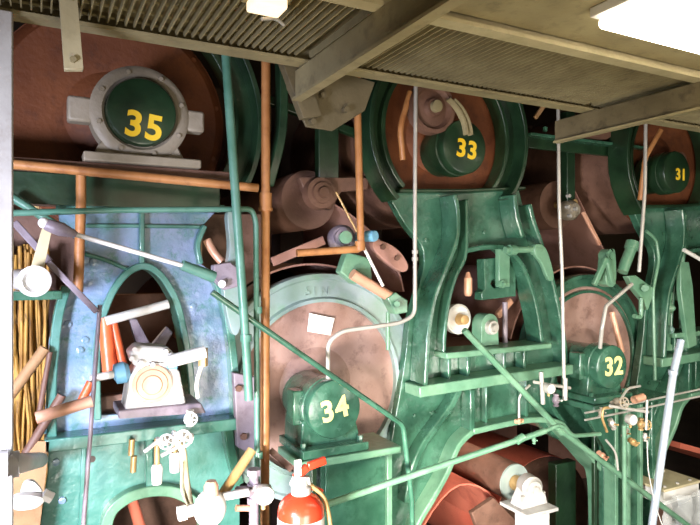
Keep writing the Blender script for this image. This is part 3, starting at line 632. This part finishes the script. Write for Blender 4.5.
pipe('bronze_pipe', [P(661, 130, 2.9), P(645, 158, 2.95), P(640, 200, 3.0)], .018, ORANGE, 'dim slanting orange pipe left of the cover marked 31')
pipe('green_pipe', [Pz(224, 2.6, 2.75+DZ), P(226, 60, 2.6), P(246, 345, 2.6), P(249, 400, 2.6)], .02, PIPEG, 'leaning grey green pipe crossing the left end of the pale ring', extra=((P(246, 338, 2.6), (0,0,1), .026, .03, 'coupling'),))
pipe('green_pipe', [P(12, 213, 2.66), P(120, 210, 2.66), P(252, 209, 2.66), P(256, 222, 2.66), Pz(259, 2.66, 0)], .013, PIPEG, 'slim blue green pipe level above the arched frame then straight down beside bronze pipe', fil=.03, extra=((P(258.5, 310, 2.66), Up, .017, .03, 'coupling'), (P(259, 455, 2.66), Up, .018, .03, 'coupling')))
pipe('green_pipe', [P(10, 196, 2.9), P(70, 234, 2.9)], .018, PIPEG, 'short diagonal green pipe at upper left, beside the white column')
pipe('green_pipe', [P(212, 292, 2.62), P(230, 305, 2.62), P(403, 425, 2.62), P(412, 500, 2.62), Pz(414, 2.62, 0)], .014, GREEN, 'long diagonal green pipe passing over the number 34 then bending down', fil=.03)
pipe('green_pipe', [P(464, 330, 2.85), P(560, 430, 2.8), P(694, 530, 2.75)], .02, GREEN_L, 'diagonal green rod running from centre window down to the lower right', extra=((P(560, 430, 2.8), (1,0,-1), .026, .05, 'coupling'),))
pipe('green_pipe', [P(322, 506, 2.5), P(440, 466, 2.5), P(545, 431, 2.5)], .016, GREEN_L, 'light green rod rising from the fire extinguisher across the lower centre arch', extra=((P(520, 439, 2.5), (1,0,.3), .022, .05, 'coupling'),))
for k, dz in enumerate((0, 7)):
    pipe('steel_tube', [P(585, 415+dz-2, 2.7), P(640, 402+dz, 2.7), P(715, 386+dz, 2.7)], .007, STEEL, ('upper' if k == 0 else 'lower') + ' of two thin pale tubes running right from the valve cluster')
cond = pipe('conduit', [Pz(416, 2.7, 2.75+DZ), P(415, 180, 2.7), P(415, 315, 2.7), P(400, 323, 2.7), P(342, 331, 2.7), P(328, 342, 2.7), P(328, 378, 2.76)], .011, STEEL, 'bright steel conduit dropping left of the centre frame and bending towards 34', fil=.06, extra=((P(415, 252, 2.7), Up, .017, .02, 'coupling'), (P(415, 259, 2.7), Up, .017, .02, 'coupling')))
pipe('conduit', [Pz(558, 2.72, 2.75+DZ), P(559, 200, 2.72), P(562, 270, 2.72), P(564, 378, 2.72)], .011, STEEL, 'long pale conduit dropping straight past the left side of ring 32')
pipe('conduit', [Pz(646, 2.72, 2.75+DZ), P(645, 190, 2.72), P(639, 272, 2.72)], .012, STEEL, 'pale conduit dropping from cross beam at upper right to the clamp bracket')
pipe('conduit', [P(632, 284, 2.75), P(606, 306, 2.75), P(602, 328, 2.75), P(600, 348, 2.8)], .013, STEEL, 'short cranked steel conduit in front of the pinkish end above 32', fil=.02)
pipe('steam_hose', [P(646, 231, 2.95), P(656, 239, 2.95), P(659, 260, 2.95), P(653, 290, 2.95), P(655, 380, 2.95)], .012, GREEN_L, 'slim curved green tube down left edge of the farthest right frame')
pipe('lever_rod', [P(684, 250, 2.85), P(705, 262, 2.85)], .015, WHITE, 'short white rod at the right edge above the far window')
t = pipe('support_strut', [P(681, 340, 2.55), P(673, 375, 2.55), P(650, 540, 2.5)], .024, STRUT, 'leaning bluish white strut at lower right in front of far frame', extra=((P(673, 372, 2.55), (-.1,0,1), .03, .03, 'coupling'),))
ob('tip', B().cyl(P(674, 368, 2.55), P(680, 340, 2.55), .014, .008), GREEN_L, t)
pipe('green_pipe', [P(624, 425, 2.6), Pz(626, 2.6, 0)], .014, GREEN_L, 'upright slim green pipe under the valve cluster at lower right')
pipe('green_pipe', [P(545, 431, 2.5), P(561, 424, 2.5), P(572, 436, 2.52), P(600, 434, 2.55)], .012, GREEN_L, 'short hooked green pipe between the light rod and right valve cluster')
pipe('impulse_line', [P(647, 440, 2.48), P(648, 470, 2.48), P(655, 505, 2.48), P(664, 530, 2.48)], .003, WHITE, 'thin white curved line left of the bluish white strut')
# yellow brass pipe
pipe('brass_pipe', [P(252, 450, 2.6), P(222, 495, 2.55)], .022, BRASS, 'tan slanting pipe running down left to the white ball valve')
pipe('wooden_lever', [P(36, 418, 2.55), P(92, 401, 2.55)], .023, COPPER, 'pinkish grey bar sticking out left across the blue green frame', 'bar')

# polished handle lever at upper left
t = thing('handle_rod', 'long shiny white rod slanting across the top of blue green frame', 'rod', P(120, 250, 2.55))
ob('rod', B().cyl(P(74, 234, 2.6), P(184, 266, 2.6), .01), WHITE, t)
ob('grip', B().lathe([(.012, 0), (.024, .02), (.028, .07), (.018, .11), (.01, .13)], P(42, 223, 2.6), P(75, 234, 2.6)-P(42, 223, 2.6), 20), MAUVE, t)
ob('tip', B().ball(P(44, 223, 2.6), .022), WHITE, t)
ob('socket', B().cyl(P(182, 265, 2.6), P(214, 277, 2.62), .022, .026), PIPEG, t)
t = thing('flat_link', 'tan flat bar hanging behind the shiny rod handle at left', 'bar', P(35, 265, 2.8))
ob('link', B().prism(XZ([(42, 228), (52, 230), (44, 268), (30, 270)], 2.8), 2.77, 2.8), CREAM, t, .004)
tag(ob('cross_link', B().bar(P(14, 222, 2.9), P(50, 262, 2.9), .03, .02), MAUVE, None, .004), 'mauve slanting bar at the left beside the white column', 'bar')
tag(ob('cross_link', B().bar(P(48, 262, 2.75), P(97, 312, 2.72), .025, .02), MAUVE, None, .004), 'mauve slanting bar ending at the arch left rim', 'bar')
# flanged pipe end
c = P(33, 281, 2.7)
t = thing('flanged_pipe_end', 'bright white round flanged pipe end in front of the golden fibres', 'pipe', c - Vector((0,0,.07)))
ob('pipe_body', B().lathe([(.045, .3), (.045, 0), (.06, 0), (.062, -.03), (.045, -.035), (.03, -.02), (0, -.02)], c, (-.2, 1, 0), 30), WHITE, t)
tag(ob('green_ledge', B().box((P(12,300,2.9).x, 2.84, P(12,300,2.9).z), (P(62,300,2.9).x, 2.95, P(12,291,2.9).z)), GREEN, None, .005), 'green ledge under the white flanged pipe end at left', 'ledge')
# golden fibre bundle and rusty diagonals behind the white column
x0 = P(-60, 300, 3.3).x; x1 = P(48, 300, 3.3).x
b = B(); n = 70
for k in range(n):
    x = x0 + (x1-x0)*(k+.5)/n; z0 = 0; zt = P(20, 250, 3.3).z + random.uniform(-.03, .03); y = 3.35 + random.uniform(-.03, .05)
    b.tube([(x, y, z0), (x, y, 1.0)] + [(x+random.uniform(-.014,.014), y+random.uniform(-.02,.02), 1.0+(zt-1.0)*q/9) for q in range(1, 9)] + [(x, y, zt)], random.uniform(.004, .012), seg=6)
tag(ob('fibre_bundle', b, GOLD), 'golden brown vertical strands behind the white column at left', 'fibres', kind='stuff')
tag(ob('bulkhead', B().box((x0, 3.5, 0), (P(100,300,3.5).x, 3.56, P(20, 215, 3.5).z)), BROWN, None, .005), 'brown panel behind the golden strands at the far left', 'panel')
for i, (a, b_, r, m, lab) in enumerate((((8, 398), (45, 348), .024, TAN, 'tan diagonal pipe crossing the golden strands from lower left'), ((16, 470), (62, 395), .02, BROWN, 'dark brown diagonal bar below the tan diagonal pipe at left'), ((38, 420), (50, 352), .012, BROWN, 'steep mauve bar just left of the blue green frame edge'))):
    pipe('diagonal_bar', [P(*a, 3.0), P(*b_, 3.0)], r, m, lab, 'bar')
pipe('water_pipe', [P(-10, 466, 2.2), P(8, 466, 2.2), P(22, 463, 2.25), P(40, 460, 2.9)], .032, ALU, 'pale thick pipe with collar entering at lower left edge', extra=((P(3, 466, 2.2), (1,0,0), .05, .03, 'collar'), (P(16, 464, 2.23), (1,0,0), .042, .02, 'collar')))
tag(ob('tan_sheet', B().prism(XZ([(5, 480), (38, 440), (50, 440), (36, 560), (5, 560)], 3.0), 2.98, 3.0), TAN, None, .003), 'tan slanting sheet behind the white valve lever at lower left', 'sheet')
t = thing('lever_valve', 'white butterfly shaped lever valve at the lower left corner', 'valve', P(30, 505, 2.6))
ob('upper_wing', B().prism(XZ(smooth_path([(21, 494), (24, 482), (33, 480), (41, 488), (42, 495), (32, 497)], 4, True), 2.55), 2.53, 2.56), WHITE, t, .008)
ob('lower_wing', B().prism(XZ(smooth_path([(10, 500), (20, 494), (40, 495), (44, 500), (34, 507), (16, 508)], 4, True), 2.5), 2.48, 2.52), WHITE, t, .008)
ob('stem_nut', B().hexa(P(43, 494, 2.5), P(52, 498, 2.5), .022), ALU, t)

# ================= bright bearing assembly in left arch =================
Y = 2.82
t = thing('tail_bearing', 'white trapezoid bearing block with copper round face in left arch', 'bearing', P(153, 412, Y))
ob('block', B().prism(XZ([(125, 412), (130, 378), (138, 364), (150, 359), (170, 360), (180, 372), (187, 408)], Y), Y, Y+.16), WHITE, t, .012)
c = P(152, 384, Y)
ob('face', B().lathe([(.088, .01), (.086, -.012), (.07, -.014), (.066, -.02), (.045, -.022), (.04, -.03), (.0, -.03)], c, (.1,1,0), 36), COPPER, t)
ob('cap', B().prism(XZ([(128, 352), (136, 344), (166, 346), (176, 356), (174, 364), (132, 364)], Y+.05), Y+.0, Y+.14), ALU, t, .01)
for q in ((131, 358), (140, 362), (152, 364), (166, 362), (134, 349), (165, 351)):
    cc = P(*q, Y); ob('bolt', B().hexa(cc, cc+Vector((0,-.025,0)), .012), ALU, t)
ob('foot', B().prism(XZ([(118, 418), (118, 410), (200, 402), (205, 412)], Y), Y-.02, Y+.2), MAUVE, t, .006)
ob('blue_coupling', B().lathe([(.02, -.03), (.045, -.02), (.05, .02), (.03, .04)], P(120, 373, Y+.04), P(130, 371, Y+.04)-P(110, 376, Y+.04), 22), BLUE, t)
ob('blue_coupling', B().lathe([(.02, -.03), (.035, -.02), (.04, .02), (.02, .03)], P(171, 362, Y+.02), P(180, 361, Y)-P(160, 364, Y), 22), BLUE, t)
tag(ob('stub_shaft', B().cyl(P(90, 379, Y+.03), P(114, 374, Y+.03), .017), WHITE), 'short white shaft left of the blue coupling in the arch', 'shaft')
t = thing('push_rod', 'thick white rod sticking right from white bearing block', 'rod', P(190, 362, Y))
ob('rod', B().cyl(P(168, 362, Y-.03), P(205, 352, Y-.03), .03), WHITE, t)
ob('end_fitting', B().cyl(P(203, 348, Y-.03), P(203, 366, Y-.03), .022, seg=6), BRASS, t)
ob('link', B().tube([P(202, 364, Y-.03), P(196, 384, Y-.03), P(198, 398, Y-.03)], .01), WHITE, t)
tag(ob('white_rod', B().cyl(P(106, 321, 3.0), P(168, 304, 3.02), .022), WHITE), 'thick white rod slanting across the upper left arch opening', 'rod')
for (a, b_, r, lab) in (((105, 318), (110, 372), .033, 'thick orange shaft leaning in the left of the arch'), ((113, 322), (124, 368), .02, 'thinner orange shaft right of the thick one in the arch'), ((91, 382), (80, 404), .018, 'short orange link left of the arch beside the pinkish bar')):
    pipe('orange_shaft', [P(*a, 3.05 if r != .018 else 2.8), P(*b_, 3.02 if r != .018 else 2.8)], r, ORNG, lab, 'shaft')
pipe('trip_rod', [P(100, 305, 2.75), P(95, 370, 2.75), P(90, 440, 2.75), P(83, 530, 2.75)], .009, MAUVE, 'thin brown mauve rod running down over left rim of arch', 'rod')
tag(ob('arch_lever', B().prism(XZ([(128, 318), (136, 318), (150, 345), (166, 326), (172, 332), (158, 356), (138, 356)], 3.15), 3.12, 3.16), MAUVE, None, .006), 'mauve forked lever above white bearing block inside arch', 'lever')
tag(ob('arch_floor', B().box((P(97,412,3.2).x, 3.16, P(97,418,3.2).z-.03), (P(195,412,3.2).x, 3.24, P(97,395,3.2).z)), BROWN, None, .006), 'grimy brown sill at the bottom of arch behind white block', 'sill')
tag(ob('bulkhead', B().box((2.9, 5.6, 0), (7.5, 5.65, 2.6)), PINK, None, .005), 'added reddish brown panel filling the dark behind the lower centre arch', 'panel')  # added backing, turns the black gaps behind the arch dim brown
# red strip seen through the lower left arch
pipe('red_pipe', [P(150, 560, 3.5), P(132, 500, 3.5), P(120, 470, 3.5)], .03, RED, 'dark red slanting pipe inside lower left arch', 'pipe')
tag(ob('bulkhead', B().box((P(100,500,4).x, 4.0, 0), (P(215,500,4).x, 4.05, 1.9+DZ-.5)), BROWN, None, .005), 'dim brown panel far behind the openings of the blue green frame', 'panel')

# ================= valves and gauges =================
def valve(px, py, Y, s, label, m=ALU, hm=BRASS, ax=(1,0,0), wheel=True):
    c = P(px, py, Y); A = Vector(ax).normalized(); t = thing('valve', label, 'valve', c-Vector((0,0,s)))
    ob('valve_body', B().lathe([(.5*s, -1.3*s), (.62*s, -1.3*s), (.62*s, -1.0*s), (.4*s, -.95*s), (.75*s, -.4*s), (.8*s, 0), (.75*s, .4*s), (.4*s, .95*s), (.62*s, 1.0*s), (.62*s, 1.3*s), (.5*s, 1.3*s)], c, A, 20), m, t)
    f = Vector((-.15, -1, .15)).normalized()
    ob('stem', B().cyl(c, c+f*1.9*s, .22*s, seg=12), hm, t)
    if wheel:
        w = c+f*1.9*s; ob('hand_wheel', B().lathe([(.95*s, -.1*s), (1.1*s, 0), (.95*s, .1*s), (.8*s, 0)], w, f, 24, closed=True), m, t)
        u = f.orthogonal().normalized()
        for k in range(3):
            d = Matrix.Rotation(k*PI/3, 3, f) @ u; ob('spoke', B().cyl(w-d*.9*s, w+d*.9*s, .1*s, seg=8), m, t)
    return t
valve(166, 440, 2.75, .032, 'small bright valve below the white block on the frame shelf, left one')
valve(182, 437, 2.72, .036, 'bright white valve on the frame shelf right of centre rib', WHITE, ax=(1,0,-.3))
valve(190, 418, 2.76, .028, 'small white valve under the link of the thick white rod', WHITE, ax=(0,0,1))
def oilcup(a, b_, Y, label, r=.012):
    t = thing('drip_tube', label, 'tube', P(*b_, Y)-Vector((0,0,.05)))
    ob('stem', B().cyl(P(*a, Y), P(*b_, Y), r), BRASS, t)
    q = P(*b_, Y); ob('white_cup', B().lathe([(.0, -.09), (.022, -.088), (.026, -.02), (.018, 0), (0, 0)], q, (0,0,1), 18), WHITE, t); return t
oilcup((157, 438), (157, 464), 2.78, 'brass drip tube with white cup hanging left below the shelf')
oilcup((175, 434), (175, 452), 2.76, 'brass drip tube with white cup hanging right below the shelf')
for a, b_, lab in (((144, 452), (162, 438), 'left short silver tube under the shelf valves'), ((161, 456), (183, 444), 'right short silver tube under the shelf valves')):
    pipe('silver_tube', [P(*a, 2.7), P(*b_, 2.7)], .009, STEEL, lab, 'tube')
pipe('cream_hose', [P(178, 440, 2.7), P(183, 450, 2.68), P(185, 475, 2.66), P(190, 505, 2.62)], .016, CREAM, 'cream hose dropping from the shelf valves to the white ball valve', 'hose')
pipe('thin_wire', [P(182, 462, 2.64), P(181, 490, 2.62), P(188, 506, 2.6)], .005, CREAM, 'thin cream wire beside the cream hose', 'wire')
for q, lab in (((131, 455), 'upper brass nipple on the centre rib of the blue green frame'), ((133, 472), 'lower brass nipple on the centre rib of the blue green frame')):
    pipe('brass_nipple', [P(*q, 2.95), P(q[0]+1, q[1]-16, 2.95)], .014, BRASS, lab, 'fitting')
c = P(210, 508, 2.5)
t = thing('ball_valve', 'large white ball shaped valve at lower left near bottom edge', 'valve', c-Vector((0,0,.09)))
ob('globe', B().ball(c, .068, (1, .9, 1.15)), WHITE, t)
ob('bonnet', B().lathe([(.03, 0), (.03, .04), (.02, .06), (0, .06)], c+Vector((0,-.02,.06)), (0,0,1), 18), COPPER, t)
ob('left_port', B().cyl(P(182, 513, 2.5), P(200, 508, 2.5), .024), WHITE, t); ob('right_port', B().cyl(P(222, 497, 2.5), P(248, 492, 2.5), .018), ALU, t)
ob('union_nut', B().hexa(P(178, 514, 2.5), P(186, 512, 2.5), .032), WHITE, t)
t = thing('valve_manifold', 'dark mauve upright manifold pipe behind white dial at bottom left of centre', 'pipe', Pz(254, 2.56, 0))
ob('upright', B().tube([Pz(254, 2.56, 0), P(254, 470, 2.56)], .022), MAUVE, t)
ob('tee', B().cyl(P(236, 492, 2.56), P(270, 490, 2.56), .024), MAUVE, t); ob('copper_stub', B().cyl(P(236, 508, 2.56), P(252, 508, 2.56), .014), COPPER, t)
for q in (472, 486, 500): ob('collar', B().cyl(Pz(254, 2.56, P(254, q+3, 2.56).z), Pz(254, 2.56, P(254, q-3, 2.56).z), .031, seg=8), MAUVE, t)
def gauge(px, py, Y, r, label, m=WHITE):
    c = P(px, py, Y); t = thing('pressure_gauge', label, 'gauge', c-Vector((0,0,r)))
    ob('case', B().lathe([(r*.9, .04), (r, .03), (r, 0), (r*.92, -.006), (r*.88, 0)], c, (.1,1,0), 30), STEEL, t)
    ob('dial', B().lathe([(r*.9, .004), (r*.9, 0), (0, -.001)], c, (.1,1,0), 30), m, t)
    ob('stem', B().cyl(c+Vector((0,.02,-r*1.5)), c+Vector((0,.02,-r*.9)), r*.25, seg=10), BRASS, t); return t
gauge(265, 496, 2.44, .042, 'round white dial beside the bronze pipe left of the fire extinguisher')
gauge(551, 389, 2.7, .032, 'small white dial near the left foot of the housing marked 32')
gauge(633, 420, 2.6, .036, 'small white dial in valve cluster below the housing marked 32')
# cluster near (548,390)
for a, b_, r, lab in (((541, 372), (543, 404), .014, 'left upright steel tube of the cluster right of centre shelf'), ((565, 378), (565, 400), .016, 'right upright steel tube of the cluster right of centre shelf'), ((534, 382), (570, 388), .01, 'level steel tube of the cluster right of centre shelf')):
    pipe('steel_tube', [P(*a, 2.78), P(*b_, 2.78)], r, STEEL, lab, 'tube')
valve(556, 400, 2.8, .03, 'dark mauve valve below the small dial right of centre shelf', MAUVE, STEEL, (0,0,1), False)
valve(519, 421, 2.9, .022, 'tiny copper valve on the top edge of lower centre arch', COPPER, BRASS, (1,0,0), False)
pipe('steel_tube', [P(519, 424, 2.92), P(519, 395, 2.92), P(530, 385, 2.9)], .008, STEEL, 'thin pale tube rising from tiny copper valve on lower arch', 'tube')
# cluster near (620,410)
valve(617, 402, 2.62, .034, 'grey valve of the cluster directly below number 32', PALEG, BRASS, (1,0,.2))
valve(641, 424, 2.64, .03, 'brass tinted valve at right of the small dial below 32', BRASS, STEEL, (0,0,1))
valve(612, 424, 2.64, .028, 'steel valve at left of the small dial below 32', STEEL, BRASS, (.6,0,-1), False)
valve(633, 442, 2.62, .028, 'brass valve at the lower end of cluster below 32', BRASS, BRASS, (1,0,-.6), False)
t = pipe('steel_tube', [P(607, 432, 2.6), P(602, 418, 2.6), P(603, 408, 2.6), P(614, 407, 2.6)], .008, BRASS, 'bent brass tube at left of the valve cluster below 32', 'tube', fil=.02)
pipe('steel_tube', [P(610, 406, 2.58), P(648, 412, 2.58)], .01, STEEL, 'level pale tube across the valve cluster below 32', 'tube')
pipe('steel_tube', [P(647, 400, 2.58), P(646, 430, 2.56)], .008, STEEL, 'upright pale tube at right of valve cluster below 32', 'tube')
pipe('copper_fitting', [P(634, 400, 2.68), P(643, 397, 2.68)], .026, COPPER, 'rusty pink fitting where the two thin pale tubes begin', 'fitting')
valve(602, 456, 2.9, .032, 'rusty pink fitting on green leg below the valve cluster', COPPER, COPPER, (1,0,-.8), False)
valve(534, 440, 2.56, .016, 'tiny green union on the light green rod', GREEN_L, GREEN_L, (0,0,1), False)

valve(601, 412, 2.66, .022, 'pale small valve at far left of the cluster below 32', PALEG, STEEL, (.3,0,1), False)
valve(625, 433, 2.68, .024, 'pale valve between small dial and brass valve below 32', PALEG, BRASS, (1,0,.8), False)
valve(645, 437, 2.6, .02, 'tiny steel valve low at the right of the cluster below 32', STEEL, BRASS, (0,0,1), False)
pipe('steel_tube', [P(620, 400, 2.6), P(628, 388, 2.65), P(640, 386, 2.68)], .008, STEEL, 'short bent pale tube on top of the cluster below 32', 'tube')
pipe('steel_tube', [P(606, 440, 2.6), P(616, 452, 2.6), P(618, 470, 2.6)], .007, STEEL, 'short hanging pale tube at lower left of cluster below 32', 'tube')
# ================= fire extinguisher =================
Y = 2.34; c = Pz(301, Y, DZ); R_ = .098
t = thing('fire_extinguisher', 'red fire extinguisher with white band at bottom edge left of centre', 'fire extinguisher', c)
ob('tank', B().lathe([(0, 0), (R_-.01, 0), (R_, .012), (R_, .56), (R_*.93, .585), (R_*.7, .612), (R_*.38, .63), (.03, .635), (0, .635)], c, (0,0,1), 40), REDP, t)
ob('label_band', B().lathe([(R_+.001, .3), (R_+.0015, .3), (R_+.0015, .535), (R_+.001, .535)], c, (0,0,1), 40, closed=True), WHITE, t)
n = c+Vector((0,0,.635))
ob('neck', B().lathe([(.042, -.01), (.042, .02), (.03, .03), (.028, .05), (0, .05)], n, (0,0,1), 24), ALU, t)
ob('valve_head', B().prism([(n.x-.05, n.z+.03), (n.x+.04, n.z+.025), (n.x+.035, n.z+.06), (n.x-.03, n.z+.07)], Y-.02, Y+.02), ALU, t, .006)
ob('white_tag', B().box((n.x-.035, Y-.015, n.z+.07), (n.x-.005, Y-.01, n.z+.14)), WHITE, t)
ob('lever_handle', B().bar(n+Vector((-.03,0,.06)), n+Vector((.03,0,.10)), .035, .022).bar(n+Vector((.03,0,.10)), n+Vector((.115,0,.115)), .035, .022), REDP, t, .006)
ob('carry_handle', B().bar(n+Vector((-.01,0,.045)), n+Vector((.1,0,-.02)), .022, .02), REDP, t, .006)
ob('hose', B().tube([n+Vector((.03,0,.03)), n+Vector((.1,-.02,-.03)), n+Vector((.125,-.03,-.15)), n+Vector((.115,-.02,-.4))], .01), BRASS, t)
tag(ob('steel_strap', B().bar(P(270, 450, 2.75), P(292, 470, 2.7), .03, .012), BROWN, None, .003), 'dark brown perforated strap slanting behind the fire extinguisher', 'strap')

o = tag(ob('plinth', B().box((c.x-.14, Y-.14, 0), (c.x+.14, Y+.14, DZ-.002)), GREEN_D, None, .01), 'dark green plinth under the fire extinguisher', 'plinth')
# ================= cream box wrapped in plastic =================
a = P(668, 505, 2.9)
t = thing('cream_box', 'cream white box with bolted lid at the lower right corner', 'box', (a.x+.15, 3.0, a.z-.1))
bx0, bx1 = P(664, 500, 2.85).x, P(664, 500, 2.85).x+.42; bz = P(680, 488, 2.85).z
ob('case', B().box((bx0, 2.85, bz-.1), (bx1, 3.15, bz)), WHITE, t, .008)
ob('lid', B().box((bx0-.01, 2.84, bz+.001), (bx1+.01, 3.16, bz+.02)), CREAM, t, .005)
for i in range(3):
    for j in range(2):
        q = Vector((bx0+.05+.15*i, 2.88+.22*j, bz+.02)); ob('bolt', B().hexa(q, q+Vector((0,0,.012)), .012), STEEL, t)
ob('post', B().box((bx0+.12, 2.92, 0), (bx0+.2, 3.05, bz-.101)), BROWN, t, .005)
b = B(); ys = 2.78; N = 12
grid = [[b.bm.verts.new((bx0-.12+.6*i/N, ys+random.uniform(-.015,.015)-.02*math.sin(i*1.3), bz-.02-.45*j/N)) for j in range(N+1)] for i in range(N+1)]
for i in range(N):
    for j in range(N): b.bm.faces.new((grid[i][j], grid[i+1][j], grid[i+1][j+1], grid[i][j+1]))
o = tag(ob('plastic_film', b, GLASSY), 'clear crinkled plastic film hanging under the cream box', 'film'); md = o.modifiers.new('Solidify', 'SOLIDIFY'); md.thickness = .001

# ================= light =================
w = bpy.data.worlds.new('world'); sc.world = w; w.use_nodes = True; bg = w.node_tree.nodes['Background']; bg.inputs[0].default_value = (.55, .48, .38, 1); bg.inputs[1].default_value = .25
def area(name, loc, tgt, size, power, col, spread=180, sy=None):
    l = bpy.data.lights.new(name, 'AREA'); l.size = size; l.energy = power; l.color = col; l.spread = math.radians(spread)
    if sy: l.shape = 'RECTANGLE'; l.size_y = sy
    o = bpy.data.objects.new(name, l); COL.objects.link(o); o.location = loc
    o.rotation_euler = (Vector(tgt)-Vector(loc)).to_track_quat('-Z', 'Y').to_euler(); return o
area('work_light_cool', (-1.3, .9, 1.1+DZ), (.2, 3.1, .75+DZ), .5, 80, (.78, .81, 1), 100)
area('work_light', (-.3, 1.0, .3+DZ), (2.3, 3.1, -.25+DZ), .35, 85, (1, .95, .88), 100)
area('fill_light', (1.2, -.4, .2+DZ), (2.4, 3.1, -.2+DZ), 1.2, 30, (1, .95, .86), 110)
area('hall_light', (3.6, .3, 1.0+DZ), (4.0, 3.1, .2+DZ), 1.0, 34, (1, .95, .85), 110)
area('aisle_light', (1.5, -1.2, 2.6+DZ), (2, 3, 1.6+DZ), 1.5, 14, (1, .82, .58), 150)
area('arch_fill', (3.15, 3.5, CH-.75), (3.0, 5.0, CH-1.4), .2, 40, (1, .74, .6), 160)  # added fill, no real fitting; lightens the brown backing behind the arch
area('walkway_glow', (.6, .4, .3+DZ), (2.0, 2.0, ZG), .8, 16, (1, .86, .62), 110)
area('inner_lamp', (-.15, 4.2, 1.7+DZ), (-.1, 3.2, 1.0+DZ), .3, 14, (1, .75, .4), 160)
l = bpy.data.lights.new('arch_spot', 'SPOT'); l.energy = 380; l.color = (1, .93, .84); l.spot_size = math.radians(38); l.spot_blend = .6; l.shadow_soft_size = .12  # unseen spot added below the view to brighten the lower arch
o = bpy.data.objects.new('arch_spot', l); COL.objects.link(o); o.location = (.95, .9, CH-1.15); o.rotation_euler = (Vector((2.7, 3.9, CH-1.2))-o.location).to_track_quat('-Z', 'Y').to_euler()
vs = sc.view_settings; vs.view_transform = 'Standard'; vs.look = 'None'; vs.exposure = 0; vs.gamma = 1; vs.use_curve_mapping = False
sc.cycles.use_denoising = True if hasattr(sc, 'cycles') else None
